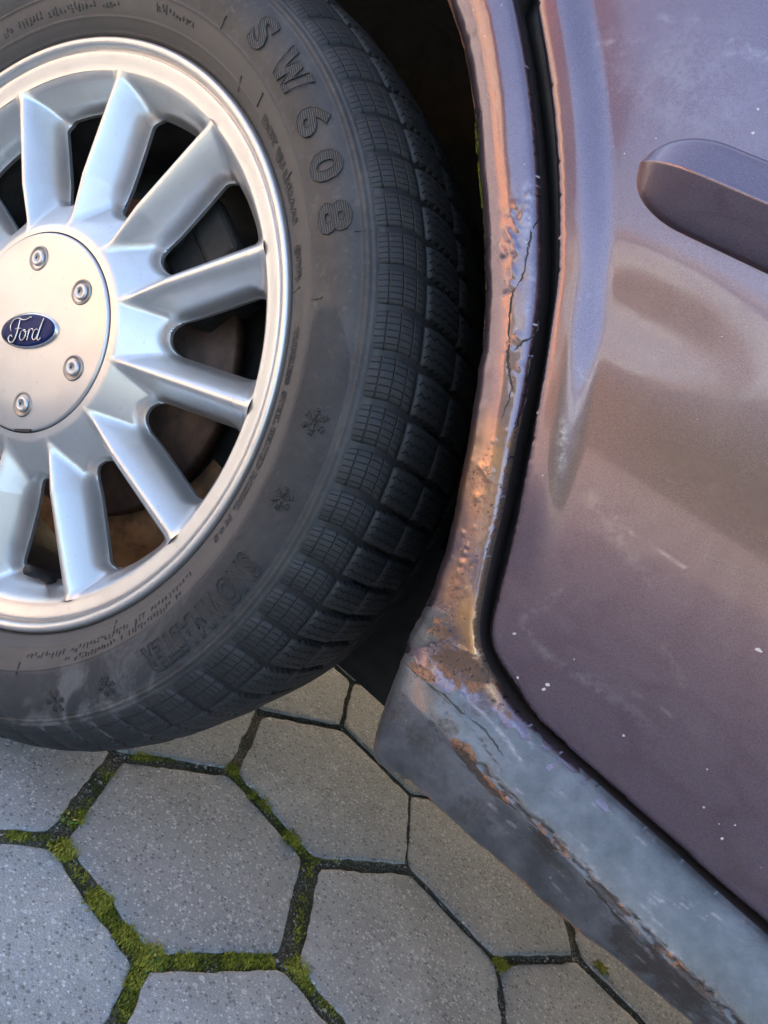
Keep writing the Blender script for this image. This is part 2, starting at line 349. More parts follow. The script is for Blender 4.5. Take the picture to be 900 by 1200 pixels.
for i in range(-40, 41):
    for j in range(-40, 41):
        c = HC + i * e1 + j * e2; d = np.linalg.norm(c - np.array([.3, .12]))
        if np.linalg.norm(c - np.array([0, -1])) < 7.6: cells.append((d, i, j, c))
cells.sort(key=lambda q: q[0])
for k, (d, i, j, c) in enumerate(cells):
    if k < 240:
        o = bpy.data.objects.new('paver', fine[(i * 3 + j * 5) % 8] if k < 60 else coarse_me); col.objects.link(o); o.parent = paving
        ox, oy, sc = tight.get((i, j), (random.uniform(-.0015, .0015), random.uniform(-.0015, .0015), 1.0))
        turn = 0 if k >= 60 else (random.randrange(6) * PI / 3)
        o.location = (c[0] + ox, c[1] + oy, random.uniform(-.0014, .0006)); o.scale = (sc, sc, 1)
        o.rotation_euler = (random.uniform(-.006, .006), random.uniform(-.006, .006), turn + random.uniform(-.008, .008))
    else: far.append(([(x + c[0], y + c[1], z) for x, y, z in coarse_vf[0]], coarse_vf[1]))
V, Fs = merge(far); o = mesh_obj('paver_field', V, Fs, M['paver'], paving, smooth=False); tag(o, kind='stuff')

# moss growing in the joints
def moss_patch(name, strokes, seed, label=None, parent=None, size=.75):
    """strokes: list of (point, point, width, leaves, height, tint) in world x, y, z"""
    r = np.random.default_rng(seed); V = []; Fs = []; T = []
    for a, b, w, n, h, tint in strokes:
        a = np.array(a); b = np.array(b); ax = b - a; L = np.linalg.norm(ax[:2]) + 1e-9; nx = np.array([-ax[1], ax[0], 0]) / L
        for _ in range(n):
            t = r.uniform(); cl = vnoise(np.array(t * np.linalg.norm(ax) * 130 + seed), np.array(seed * 3.3), 5)
            if r.uniform() > .25 + cl: continue
            p = a + ax * t + nx * r.normal() * w * .4; p[2] += r.uniform(0, h * .6) * cl
            an = r.uniform(0, 2 * PI); s = r.uniform(.0006, .0019) * size; lean = r.uniform(.2, 1.3)
            d = np.array([math.cos(an) * lean, math.sin(an) * lean, 1.0]); d /= np.linalg.norm(d); sd = np.array([-math.sin(an), math.cos(an), 0])
            q = len(V); V += [p - sd * s * .45, p + sd * s * .45, p + d * s * 1.4 + sd * s * .3, p + d * s * 2.2, p + d * s * 1.4 - sd * s * .3]
            Fs.append((q, q + 1, q + 2, q + 3, q + 4)); v = np.clip(tint + r.normal() * .2 + (cl - .5) * .5, 0, 1); T += [(v, v, v)] * 5
    o = mesh_obj(name, V, Fs, M['moss'], parent, smooth=False, attrs={'tint': T}); tag(o, kind='stuff')
    if label: o['label'] = label; o['category'] = 'moss'
    return o
def g(px, py, z=-.0036): return at_ground(px, py, z)
st = []
for (x0, y0), (x1, y1), w, n, h, ti in [((66, 985), (80, 1010), .012, 900, .006, .72), ((84, 975), (100, 950), .008, 260, .004, .5), ((80, 1010), (105, 1045), .008, 150, .003, .4), ((104, 1045), (135, 1085), .011, 1900, .006, .6), ((135, 1085), (160, 1115), .011, 1300, .005, .55),
        ((155, 1120), (195, 1130), .014, 2000, .007, .75), ((195, 1128), (318, 1128), .009, 3000, .005, .5), ((165, 1135), (140, 1200), .011, 1500, .005, .5), ((262, 893), (300, 935), .011, 1200, .005, .55), ((300, 935), (345, 985), .010, 900, .005, .5), ((330, 975), (372, 1012), .013, 1500, .006, .62),
        ((362, 1010), (345, 1120), .007, 500, .003, .35), ((338, 1125), (370, 1165), .012, 1500, .007, .75), ((370, 1165), (420, 1205), .010, 700, .004, .45), ((150, 887), (200, 890), .007, 500, .004, .55), ((0, 980), (60, 984), .006, 420, .003, .35), ((460, 903), (478, 918), .008, 420, .006, .6),
        ((520, 1055), (545, 1080), .007, 350, .005, .5), ((575, 1118), (592, 1140), .011, 800, .007, .62), ((693, 1125), (708, 1145), .010, 420, .009, .6), ((375, 1008), (480, 1010), .004, 260, .002, .4), ((130, 900), (90, 960), .008, 260, .003, .3), ((160, 1180), (150, 1230), .01, 400, .005, .5)]:
    st.append((g(x0, y0), g(x1, y1), w, int(n * 1.5), h, ti))
moss_patch('moss', st, 3, 'yellow green moss and soil crumbs filling the joints between hexagonal pavers')
# sand grains and crumbs lying in the joints
r_ = np.random.default_rng(21); V = []; Fs = []
for (d, i, j, c) in cells[:45]:
    for k in range(6):
        a = c + hexdir(k) * HS; b = c + hexdir(k + 1) * HS
        for _ in range(26):
            t = r_.uniform(); p = a + (b - a) * t + r_.normal(size=2) * .0026; q = len(V); sz = r_.uniform(.0005, .0015) * (1.5 if r_.uniform() < .08 else 1)
            for dv in ((1, 0, 0), (0, 1, 0), (-1, 0, 0), (0, -1, 0), (0, 0, .8), (0, 0, -.8)):
                V.append((p[0] + dv[0] * sz * r_.uniform(.6, 1.2), p[1] + dv[1] * sz * r_.uniform(.6, 1.2), -.0032 + dv[2] * sz))
            Fs += [(q + m_, q + (m_ + 1) % 4, q + 4) for m_ in range(4)]
tag(mesh_obj('grit', V, Fs, mat_simple('sand_grain', (.42, .38, .31), .9, var=.5, scale=260, bump=0, c2=(.1, .085, .06)), smooth=False), kind='stuff'); bpy.data.objects['grit']['label'] = 'pale sand grains and crumbs in the paving joints'; bpy.data.objects['grit']['category'] = 'grit'
def seedling(px, py, n, size, label):
    p = g(px, py, -.006); root = empty('seedling', tuple(p)); tag(root, label, 'seedling', 'seedlings in the paving joints')
    for k in range(n):
        a = k * 2.4 + px; h = random.uniform(.004, .010); L = random.uniform(.6, 1.1) * size; tip = np.array([math.cos(a) * L * .6, math.sin(a) * L * .6, h])
        V, Fs = tube([(0, 0, 0), tuple(tip * .5 + np.array([0, 0, h * .3])), tuple(tip)], .0004, 5); mesh_obj('stalk', V, Fs, M['leaf'], root)
        d = np.array([math.cos(a), math.sin(a), .1]); s = np.array([-math.sin(a), math.cos(a), 0]); V = [tuple(tip)]; m = 10
        for i in range(m):
            t = PI * 2 * i / m; V.append(tuple(tip + d * L * .4 * (1 - math.cos(t)) * .5 * 1.6 + s * L * .3 * math.sin(t) + np.array([0, 0, .0008 * math.cos(2 * t)])))
        mesh_obj('leaf', V, [(0, 1 + i, 1 + (i + 1) % m) for i in range(m)], M['leaf'], root)
seedling(172, 1140, 6, .0085, 'tiny round leaved seedling in the mossy joint corner')
seedling(73, 968, 5, .0075, 'tiny thin stalked weed where two wide paving joints meet')

# ------------------------------------------------------------------ car
car = empty('car', (0, 0, 0)); tag(car, 'aubergine car with silver alloy wheel and rusty wheel arch, parked on hexagonal pavers', 'car')
ZC = 0.297; CAMB, TOE = -0.058256, 0.010871
wheel = empty('wheel', (0, 0, ZC), (CAMB, 0, TOE), car)
WM = Matrix.Rotation(TOE, 3, 'Z') @ Matrix.Rotation(CAMB, 3, 'X'); WMn = np.array(WM)
def deform(P):
    """flatten the tyre on the ground and bulge the sidewall above the contact"""
    P = np.array(P, float); Wd = P @ WMn.T; z = Wd[:, 2] + ZC
    pen = np.maximum(0, .0012 - z); Wd[:, 2] += pen
    a = np.degrees(np.arctan2(P[:, 2], P[:, 0])); r = np.hypot(P[:, 0], P[:, 2])
    da = (a + 90 + 180) % 360 - 180
    Wd[:, 1] -= np.where(P[:, 1] < .05, .007 * np.exp(-(da / 26) ** 2) * sstep(.225, .262, r) * (1 - sstep(.285, .31, r)), 0)
    return Wd @ WMn

# rim face: a height field y(r, angle) with twelve roof-shaped spokes
BR = np.array([.070, .080, .090, .100, .110, .125, .150, .172, .180, .188, .1935, .197, .200]); BY = np.array([-.001, .0012, .0085, .0165, .0240, .0305, .0330, .0325, .0305, .0205, .0115, .0085, .0078])
_r = np.linspace(.07, .2, 521); _b = np.interp(_r, BR, BY); _k = np.exp(-np.linspace(-2, 2, 25) ** 2); _k /= _k.sum(); _b = np.convolve(np.pad(_b, 12, 'edge'), _k, 'valid')
WS = .0172
def face_y(r, ph):
    B = np.interp(r, _r, _b); C = np.interp(r, [.07, .085, .12, .19, .2], [.0085, .0036, .0022, .0070, .0076])
    v = np.abs(r * np.sin(ph)); e = np.interp(r, [.08, .12, .2], [.0026, .0050, .0070])
    ridge = C + 1.9 * (np.sqrt(v * v + e * e) - e) 
    k = .0070; h = np.clip(.5 + .5 * (ridge - B) / k, 0, 1)
    y = ridge * (1 - h) + B * h - k * h * (1 - h)
    d = win_sdf(r, ph); y = y + .0060 * (1 - sstep(-.0005, .0062, d)) ** 2
    return y
def win_sdf(r, ph):
    p = np.abs(ph); rho = .009; R0, R1 = .1045, .1805
    ds = [WS - r * np.sin(p), WS - r * np.sin(PI / 6 - p), R0 - r, r - R1]
    q = [np.maximum(d + rho, 0) for d in ds]; m = np.maximum.reduce([d + rho for d in ds])
    return np.minimum(m, 0) + np.sqrt(sum(a * a for a in q)) - rho
def face_normal(X, Z, ph0):
    def f(x, z): return face_y(np.hypot(x, z), np.arctan2(z, x))
    e = 2e-4; n = np.stack([(f(X + e, Z) - f(X - e, Z)) / (2 * e), -np.ones_like(X), (f(X, Z + e) - f(X, Z - e)) / (2 * e)], 1)
    return n / np.linalg.norm(n, axis=1)[:, None]
def face_piece(r0, r1, nr, nphi, hole):
    """one 30 degree sector, its spoke along +x"""
    rr = np.linspace(r0, r1, nr); pp = np.linspace(-PI / 12, PI / 12, nphi)
    Rg, Pg = np.meshgrid(rr, pp, indexing='ij'); Rg = Rg.ravel().copy(); Pg = Pg.ravel().copy()
    keep = np.ones(len(Rg), bool)
    if hole:
        cell = max((r1 - r0) / nr, .18 * PI / 6 / nphi)
        for it in range(4):
            d = win_sdf(Rg, Pg); ee = 1e-5
            gr = (win_sdf(Rg + ee, Pg) - d) / ee; gp = (win_sdf(Rg, Pg + ee / .15) - d) / ee * (Rg / .15) ** -1 * (1)
            edge = np.abs(np.abs(Pg) - PI / 12) < 1e-9; gp = np.where(edge, 0, gp); L = gr * gr + gp * gp + 1e-6
            if it == 0: band = .52 * (np.abs(gr) * (r1 - r0) / (nr - 1) + np.abs(gp) * Rg * PI / 6 / (nphi - 1)); near0 = np.abs(d) < band
            near = near0.copy()
            near &= (Rg > r0 + 1e-7) & (Rg < r1 - 1e-7)
            Rg = np.where(near, Rg - d * gr / L, Rg); Pg = np.where(near, Pg - d * gp / L / Rg, Pg)
            Pg = np.clip(Pg, -PI / 12, PI / 12)
        keep = win_sdf(Rg, Pg) > -cell * .15
    X = Rg * np.cos(Pg); Z = Rg * np.sin(Pg); Y = face_y(Rg, Pg)
    Fq = []
    for i in range(nr - 1):
        for j in range(nphi - 1):
            q = (i * nphi + j, (i + 1) * nphi + j, (i + 1) * nphi + j + 1, i * nphi + j + 1)
            if all(keep[list(q)]): Fq.append(q)
    Fq = np.array(Fq); used = np.unique(Fq); mp = -np.ones(len(X), int); mp[used] = np.arange(len(used)); Fq = mp[Fq]
    Vv = np.stack([X, Y, Z], 1)[used]; N = face_normal(Vv[:, 0], Vv[:, 2], 0)
    fl = [tuple(f) for f in Fq]; Vl = list(map(tuple, Vv)); Nl = list(map(tuple, N))
    if hole:   # wall of the opening
        cnt = {}
        for f in fl:
            for a, b in zip(f, f[1:] + f[:1]): cnt[(a, b)] = 1
        bd = [(a, b) for (a, b) in cnt if (b, a) not in cnt]
        d = win_sdf(np.hypot(Vv[:, 0], Vv[:, 2]), np.arctan2(Vv[:, 2], Vv[:, 0]))
        for a, b in bd:
            if d[a] < cell * .8 and d[b] < cell * .8:
                pa, pb = Vv[a], Vv[b]; n0 = np.cross(pb - pa, np.array([0, 1, 0])); n0 /= np.linalg.norm(n0) + 1e-12; q = len(Vl)
                Vl += [tuple(pa), tuple(pb), tuple(pb + np.array([0, .003, 0])), tuple(pa + np.array([0, .003, 0]))]
                mid = .5 * (pa + pb); rm = math.hypot(mid[0], mid[2]); am = math.atan2(mid[2], mid[0]); ee = 1e-5
                dr = (win_sdf(rm + ee, am) - win_sdf(rm, am)) / ee; dp = (win_sdf(rm, am + ee) - win_sdf(rm, am)) / ee / rm
                no = -np.array([dr * math.cos(am) - dp * math.sin(am), 0, dr * math.sin(am) + dp * math.cos(am)]); no /= np.linalg.norm(no) + 1e-12
                Nl += [tuple(no)] * 4; fl.append((q + 1, q, q + 3, q + 2))
    return np.array(Vl), fl, np.array(Nl)
def rot_y(V, a):
    c, s = math.cos(a), math.sin(a); V = np.asarray(V); return np.stack([V[:, 0] * c - V[:, 2] * s, V[:, 1], V[:, 0] * s + V[:, 2] * c], 1)
def ring_of(piece):
    V = []; Fs = []; N = []
    for k in range(12):
        a = math.radians(15 + 30 * k); n = len(V); V += list(rot_y(piece[0], a)); N += list(rot_y(piece[2], a)); Fs += [tuple(i + n for i in f) for f in piece[1]]
    return V, Fs, N
def orient(V, Fs, N):
    V = np.asarray(V); N = np.asarray(N); out = []
    for f in Fs:
        n = np.cross(V[f[1]] - V[f[0]], V[f[2]] - V[f[0]])
        if n @ n < 1e-20: n = np.cross(V[f[2]] - V[f[0]], V[f[3]] - V[f[0]])
        out.append(tuple(f) if n @ N[list(f)].sum(0) >= 0 else tuple(f)[::-1])
    return out
def outward(V, Fs, ref=(0, -1, 0)):
    """turn faces so that the average normal looks towards ref"""
    V = np.asarray(V); out = []
    for f in Fs:
        n = np.cross(V[f[1]] - V[f[0]], V[f[2]] - V[f[0]]); out.append(tuple(f) if n @ np.array(ref) >= 0 else tuple(f)[::-1])
    return out
hub = ring_of(face_piece(.0742, .094, 16, 41, False)); mesh_obj('hub', hub[0], orient(*hub), M['silver'], wheel, normals=hub[2])
sp = face_piece(.094, .1835, 112, 121, True); nf = len(sp[1])
first = None
for k in range(12):
    if first is None: first = mesh_obj('spoke', sp[0], orient(*sp), M['silver'], wheel, normals=sp[2]); o = first
    else: o = first.copy(); col.objects.link(o)
    o.rotation_euler = (0, -math.radians(15 + 30 * k), 0)
rimp = ring_of(face_piece(.1835, .197, 14, 41, False)); mesh_obj('rim_pockets', rimp[0], orient(*rimp), M['silver'], wheel, normals=rimp[2])
prof = catmull([(.0082, .1968), (.0072, .2), (.0044, .2065), (.0044, .2084), (.0056, .2092), (.0048, .2102), (.0018, .2114), (.0002, .2132), (0, .2152), (.0012, .2168), (.0042, .2178), (.009, .2175), (.014, .2165)], 4)
V, Fs = lathe(prof, 192); mesh_obj('rim_flange', V, outward(V, Fs), M['silver'], wheel)
V, Fs = lathe([(.03, .199), (.05, .186), (.075, .178), (.12, .178), (.15, .19), (.17, .203), (.172, .215)], 96); mesh_obj('rim_barrel', V, Fs, M['iron'], wheel)
CY = -.0085
# centre cap with six sockets
def disc(prof, n=96): return lathe(prof, n)
V, Fs = lathe([(.0105, .0733), (.0082, .0733), (.0068, .0727), (.0064, .0715), (.0054, .05), (.0048, .02), (.0047, .0002)], 128); mesh_obj('centre_cap', V, outward(V, Fs), M['cap'], wheel).location = (0, CY, 0)
V, Fs = lathe([(.014, .0733), (.0125, .0755)], 128); mesh_obj('cap_gap', V, Fs, M['darkhole'], wheel).location = (0, CY, 0)
for k in range(6):
    a = math.radians(60 * k - .7); c = (.0535 * math.cos(a), .0053 + CY, .0535 * math.sin(a))
    for nm, prof, mt in (('socket', [(.0004, .0094), (-.0005, .0090), (-.0006, .0082), (.0, .0076), (.0002, .006), (.0002, .0001)], 'screw'), ('cap_screw', [(.0, .0058), (-.0013, .0054), (-.0017, .0046), (-.0017, .0026), (-.0006, .0024), (-.0006, .0001)], 'cap')):
        V, Fs = lathe(prof, 40); o = mesh_obj(nm, V, outward(V, Fs), M[mt], wheel); o.location = c
    V = []; 
    for i in range(12): q = .0019 if i % 2 else .0010; V.append((q * math.cos(i * PI / 6), -.0019, q * math.sin(i * PI / 6)))
    o = mesh_obj('star_recess', V, [tuple(range(12))], M['darkhole'], wheel, smooth=False); o.location = c
V, Fs = box((0, .0066, -.0722), (.016, .0022, .0016)); o = mesh_obj('cap_notch', V, Fs, M['darkhole'], wheel, smooth=False); o.rotation_euler = (0, math.radians(-31), 0); o.location = (0, CY, 0)
# oval badge with cursive lettering
BA = math.radians(29.5)
def badge(name, a, b, y, dome, mt):
    V = [(0, y - dome, 0)]; Fs = []; n = 64
    for q, (f, yy) in enumerate([(.5, y - dome * .8), (.85, y - dome * .4), (1, y), (1.01, y + .003)]):
        for i in range(n): V.append((a * f * math.cos(2 * PI * i / n), yy, b * f * math.sin(2 * PI * i / n)))
    for i in range(n):
        Fs.append((0, 1 + i, 1 + (i + 1) % n))
        for q in range(3): Fs.append((1 + q * n + i, 1 + q * n + (i + 1) % n, 1 + (q + 1) * n + (i + 1) % n, 1 + (q + 1) * n + i))
    o = mesh_obj(name, V, outward(V, Fs), M[mt], wheel); o.rotation_euler = (0, -BA, 0); o.location = (0, CY, 0); return o
badge('badge_rim', .0285, .0131, .0034, .0004, 'chrome'); badge('badge_field', .0270, .0117, .0029, .0006, 'badgeblue')
strokes = [([(-.79, -.02), (-.84, .14), (-.72, .33), (-.50, .39), (-.28, .33), (-.08, .35), (.06, .42), (.1, .38)], .9), ([(-.42, .35), (-.46, .1), (-.52, -.15), (-.62, -.36), (-.78, -.40), (-.88, -.28), (-.80, -.16), (-.70, -.22)], 1.1), ([(-.62, .03), (-.5, .06), (-.32, .05)], .7),
    ([(-.18, .02), (-.31, -.06), (-.36, -.22), (-.28, -.34), (-.16, -.30), (-.09, -.14), (-.14, .0), (-.2, -.02), (-.1, -.08), (.03, -.03)], .85), ([(.03, .02), (.06, -.02), (.02, -.2), (-.01, -.35)], .95), ([(.03, -.14), (.1, -.01), (.19, .03), (.24, -.04)], .85),
    ([(.46, -.02), (.36, .01), (.26, -.1), (.23, -.25), (.31, -.34), (.42, -.26), (.48, -.1)], .9), ([(.68, .37), (.6, .2), (.5, -.1), (.46, -.28), (.52, -.35), (.62, -.27)], 1.0)]
parts = []
for pts, w in strokes:
    c = catmull(pts, 8) * .0222 + np.array([.0018, 0]); parts.append(tube([(x, .00175, z) for x, z in c], [.00062 * w * (.6 + .4 * math.sin(PI * min(1, max(0, i / (len(c) - 1))))) for i in range(len(c))], 6))
V, Fs = merge(parts); o = mesh_obj('badge_script', V, Fs, M['chrome'], wheel); o.rotation_euler = (0, -BA, 0); o.location = (0, CY, 0)
# valve, in the pocket between two spokes
va = math.radians(-57); vb = Vector((.1805 * math.cos(va), .03, .1805 * math.sin(va))); vt = vb + Vector((-.008 * math.cos(va), -.024, -.008 * math.sin(va)))
V, Fs = tube([tuple(vb.lerp(vt, t)) for t in (0, .3, .5, .55, .95, 1)], [.0052, .0044, .0036, .0042, .0042, .003], 14); mesh_obj('valve', V, Fs, M['black'], wheel)
# brake behind the wheel
V, Fs = lathe([(.052, .001), (.052, .045), (.056, .05), (.06, .07), (.068, .072), (.068, .128), (.08, .13), (.08, .06)], 72); o = mesh_obj('brake_disc', V, Fs, M['disc'], wheel)
parts = []
ca = math.radians(62)
for (r, t, dr, dt, y0, y1) in [(.118, 0, .05, .085, .05, .085), (.14, .01, .03, .05, .046, .062), (.105, -.03, .024, .024, .042, .06), (.108, .03, .022, .02, .044, .06)]:
    v, f = box((r, (y0 + y1) / 2, t), (dr, y1 - y0, dt)); parts.append((rot_y(v, ca), f))
V, Fs = merge(parts); o = mesh_obj('brake_caliper', V, Fs, M['iron'], wheel, smooth=False); b = o.modifiers.new('bevel', 'BEVEL'); b.width = .006; b.segments = 3
V, Fs = lathe([(.098, .001), (.098, .150), (.112, .158), (.116, .174), (.12, .172)], 72); mesh_obj('shaded_backing_plate', V, Fs, M['liner'], wheel)  # dark colour stands in for the shade over the upper plate
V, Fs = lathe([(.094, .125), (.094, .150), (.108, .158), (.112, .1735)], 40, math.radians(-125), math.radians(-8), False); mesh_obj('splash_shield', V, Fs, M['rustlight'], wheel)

# tyre carcass and sidewall
SIDE = catmull([(.014, .2125), (.0065, .2168), (-.0005, .2215), (-.0062, .228), (-.0108, .2365), (-.0142, .2465), (-.0152, .256), (-.0138, .2655), (-.0104, .2735), (-.0078, .278), (-.002, .2845), (.006, .2920), (.0165, .2982), (.03, .3022), (.06, .3045), (.088, .3030)], 6)
_sr = SIDE[:, 1]; _sy = SIDE[:, 0]
def side_y(r): return np.interp(r, _sr, _sy)
ar = np.concatenate([np.arange(.2130, .2835, .00055), np.interp(np.linspace(0, 1, 26)[1:], np.linspace(0, 1, (_sr > .2835).sum()), _sr[_sr > .2835])])
py = side_y(ar)
for r0, hgt, w in ((.2195, .0007, .0008), (.2268, .0005, .0006), (.2418, .0008, .0006), (.2765, .0011, .0009), (.2735, .0005, .0006), (.2795, .0009, .0011)): py = py - hgt * np.exp(-((ar - r0) / w) ** 2)
prof = list(zip(py, ar)); inner = [(.176 - y, r) for y, r in prof[::-1][1:] if r > .22][::3]
full = prof + inner; NS = 360
V, Fs = lathe(full, NS); V = deform(V)
rr = np.array([r for _, r in full] * NS); aa = np.repeat(np.degrees(np.arange(NS) * 2 * PI / NS), len(full)); aa = (aa + 180) % 360 - 180; yy = np.array([y for y, _ in full] * NS)
hat = (sstep(.2425, .2445, rr) * (1 - sstep(.2715, .2735, rr))) * (((aa < 31 - (np.clip((rr - .2535) / .02, -1, 1) ** 2) * 9) & (aa > -62)) | ((aa > 118) | (aa < -150))) * (yy < .03)
dusty = sstep(-5, -40, aa) * (yy < .03) * sstep(.235, .25, rr) * .9 + .1
brown = (1 - sstep(.238, .246, rr)) * (yy < .03)
o = mesh_obj('tyre', V, outward(V, Fs, (0, -1, 0)) if False else [f[::-1] for f in Fs], M['side'], wheel, uv=np.stack([np.radians(aa) / (2 * PI) + .5, rr], 1), attrs={'hatch': np.stack([hat, dusty, brown], 1)})

# tread blocks: two outer rows, each block its own part
ROW1 = catmull([(-.0072, .2795), (-.0025, .2862), (.004, .2922), (.0110, .2972), (.0175, .3008)], 3)
ROW2 = catmull([(.0195, .3016), (.030, .3053), (.042, .3072), (.056, .3085)], 3)
ROW3 = catmull([(.060, .3080), (.078, .3075), (.098, .3065), (.110, .3055)], 2)
ROW4 = [(.176 - y, r - .005) for y, r in ROW2[::-1]]; ROW5 = [(.176 - y, r - .005) for y, r in ROW1[::-1]]
pit = []; a = 0
seq = [4.7, 4.7, 5.2, 5.2, 5.6, 5.2, 4.7, 4.4]
while a < 355: p = seq[len(pit) % len(seq)]; pit.append(p); a += p
pit = np.array(pit) * 360 / sum(pit); starts = np.concatenate([[0], np.cumsum(pit)[:-1]])
def block(a0, a1, row, gap, skew, bend, base=.0085, nu=6):
    row = np.asarray(row); nv = len(row); V = []; U = []; Fs = []
    t = np.linspace(0, 1, nv); nr = np.zeros((nv, 2))
    d = np.gradient(row, axis=0); nr = np.stack([-d[:, 1], d[:, 0]], 1); nr /= np.linalg.norm(nr, axis=1)[:, None]   # outward (y, r)
    us = np.array([0, .03, .09, .5, .91, .97, 1]); drop = np.array([-base, -.0009, 0, .0003, 0, -.0009, -base]); wid = np.array([-.18, 0, 0, 0, 0, 0, .18])
    for j in range(nv):
        ed = .0012 if j in (0, nv - 1) else 0
        for k, u in enumerate(us):
            g0 = a0 + gap / 2; g1 = a1 - gap / 2; an = math.radians(g0 + (g1 - g0) * u + wid[k] + skew * t[j] + bend * math.sin(PI * t[j]))
            q = row[j] + nr[j] * (drop[k] - ed); V.append((q[1] * math.cos(an), q[0], q[1] * math.sin(an))); U.append((u, t[j]))
    m = len(us)
    for j in range(nv - 1):
        for k in range(m - 1): Fs.append((j * m + k, j * m + k + 1, (j + 1) * m + k + 1, (j + 1) * m + k))
    for j, sgn in ((0, 1), (nv - 1, -1)):      # end walls
        n = len(V); base = min(base, .004)
        for k, u in enumerate(us):
            q = row[j] - nr[j] * base; an = math.atan2(V[j * m + k][2], V[j * m + k][0]); V.append((q[1] * math.cos(an), q[0], q[1] * math.sin(an))); U.append((u, t[j]))
        for k in range(m - 1): f = (j * m + k, j * m + k + 1, n + k + 1, n + k); Fs.append(f[::-1] if sgn > 0 else f)
    return deform(V), Fs, U
def rad_orient(V, Fs):
    V = np.asarray(V); out = []; c = V.mean(0)
    for f in Fs:
        n = np.cross(V[f[1]] - V[f[0]], V[f[2]] - V[f[0]]); out.append(tuple(f) if n @ (V[list(f)].mean(0) - c * .97) >= 0 else tuple(f)[::-1])
    return out
for a0, p in zip(starts, pit):
    V, Fs, U = block(a0, a0 + p, ROW1, .55, -.35, .5, .0042); mesh_obj('tread_block', V, rad_orient(V, Fs), M['grid'], wheel, uv=U)
    V, Fs, U = block(a0 - .35, a0 + p - .35, ROW2, .6, -1.0, .2, .0042); mesh_obj('tread_block', V, rad_orient(V, Fs), M['wave'], wheel, uv=U)
parts = []; UU = []
for a0, p in zip(starts, pit):
    for row, sk in ((ROW3, -1.5), (ROW4, 1.0), (ROW5, .3)):
        V, Fs, U = block(a0 - 1.4, a0 + p - 1.4, row, .7, sk, .2, .004); parts.append((V, rad_orient(V, Fs))); UU += U
V, Fs = merge(parts); tag(mesh_obj('inner_tread', V, Fs, M['wave'], wheel, uv=UU), kind='stuff')

# sidewall lettering, raised and bent round the tyre
dg = None
def text_mesh(body, size, outline=0, bold=0):
    cu = bpy.data.curves.new('lettering', 'FONT'); cu.body = body; cu.size = size; cu.resolution_u = 3; cu.align_x = 'CENTER'; cu.offset = bold
    if outline: cu.fill_mode = 'NONE'; cu.bevel_depth = outline; cu.bevel_resolution = 0
    else: cu.fill_mode = 'FRONT'
    ob = bpy.data.objects.new('lettering', cu); col.objects.link(ob)
    me = bpy.data.meshes.new_from_object(ob.evaluated_get(bpy.context.evaluated_depsgraph_get()))
    V = np.array([v.co[:] for v in me.vertices]).reshape(-1, 3); Fs = [tuple(p.vertices) for p in me.polygons]
    bpy.data.objects.remove(ob); bpy.data.curves.remove(cu); bpy.data.meshes.remove(me); return V, Fs
def on_side(V, a_c, r_base, lift, sx=1.0):
    """x runs clockwise along the arc, y outwards"""
    V = np.asarray(V, float); r = r_base + V[:, 1]; a = math.radians(a_c) - V[:, 0] * sx / r_base
    return deform(np.stack([r * np.cos(a), side_y(r) - lift - V[:, 2], r * np.sin(a)], 1))
def subdiv(V, Fs): return V, Fs
W_OUT = np.array([(0, 1), (.23, 1), (.325, .42), (.41, .88), (.59, .88), (.675, .42), (.77, 1), (1, 1), (.80, 0), (.585, 0), (.5, .46), (.415, 0), (.20, 0)])
def loop_mesh(P):
    Q = []
    for p, q in zip(P, np.roll(P, -1, 0)):
        for k in range(5): Q.append(p + (q - p) * k / 5)
    Q = np.array(Q); n = len(Q); t, f = tube([(x_, y_, 0) for x_, y_ in np.vstack([Q, Q[:1]])], .00036, 5, False); return np.array(t), f
for ch, ac, sx in (('S', 72.6, 1.2), ('W', 64.4, 1.0), ('6', 56.3, 1.3), ('0', 49.4, 1.3), ('8', 42.3, 1.3)):
    if ch == 'W':
        P_ = (W_OUT - np.array([.5, 0])) * np.array([.0285, .0196]); V = np.array([(x_, y_, 0) for x_, y_ in P_])
        Fs = [(0, 1, 11, 12), (1, 2, 11), (2, 10, 11), (2, 3, 10), (3, 4, 10), (4, 5, 10), (5, 9, 10), (5, 6, 9), (6, 8, 9), (6, 7, 8)]
        V2, F2 = loop_mesh(P_)
    else:
        V, Fs = text_mesh(ch, .0275, 0, .00085); cx = (V[:, 0].max() + V[:, 0].min()) / 2; V[:, 0] -= cx
        V2, F2 = text_mesh(ch, .0275, .00036, .00095); V2[:, 0] -= cx
    fl = mesh_obj('raised_letter', on_side(V, ac, .2492, .0009, sx), Fs, M['letter'], wheel, smooth=False)
    fo = mesh_obj('letter_outline', on_side(V2, ac, .2492, .0009, sx), F2, M['rubber'], wheel)
def word(body, ac, rb, size, sx, outline, name='sidewall_lettering', lift=.0005, mt='print', spread=None):
    V, F2 = text_mesh(body, size, outline, outline * 1.5); w = V[:, 0].max() - V[:, 0].min()
    if spread: sx = math.radians(spread) * rb / w
    mesh_obj(name, on_side(V, ac, rb, lift, sx), F2, M[mt], wheel, smooth=bool(outline))
word('SNOWMASTER', -14.6, .2535, .0235, 1, .00055, spread=22.5)
word('DOT 1JU LHRAA1', 53.9, .2262, .0068, 1, .00022, spread=19); word('(3/19)', 38.4, .2262, .0066, 1, .00022, spread=5.5)
word('TUBELESS  STEEL BELTED RADIAL  M + S', 11, .2272, .0068, 1, .00022, spread=35)
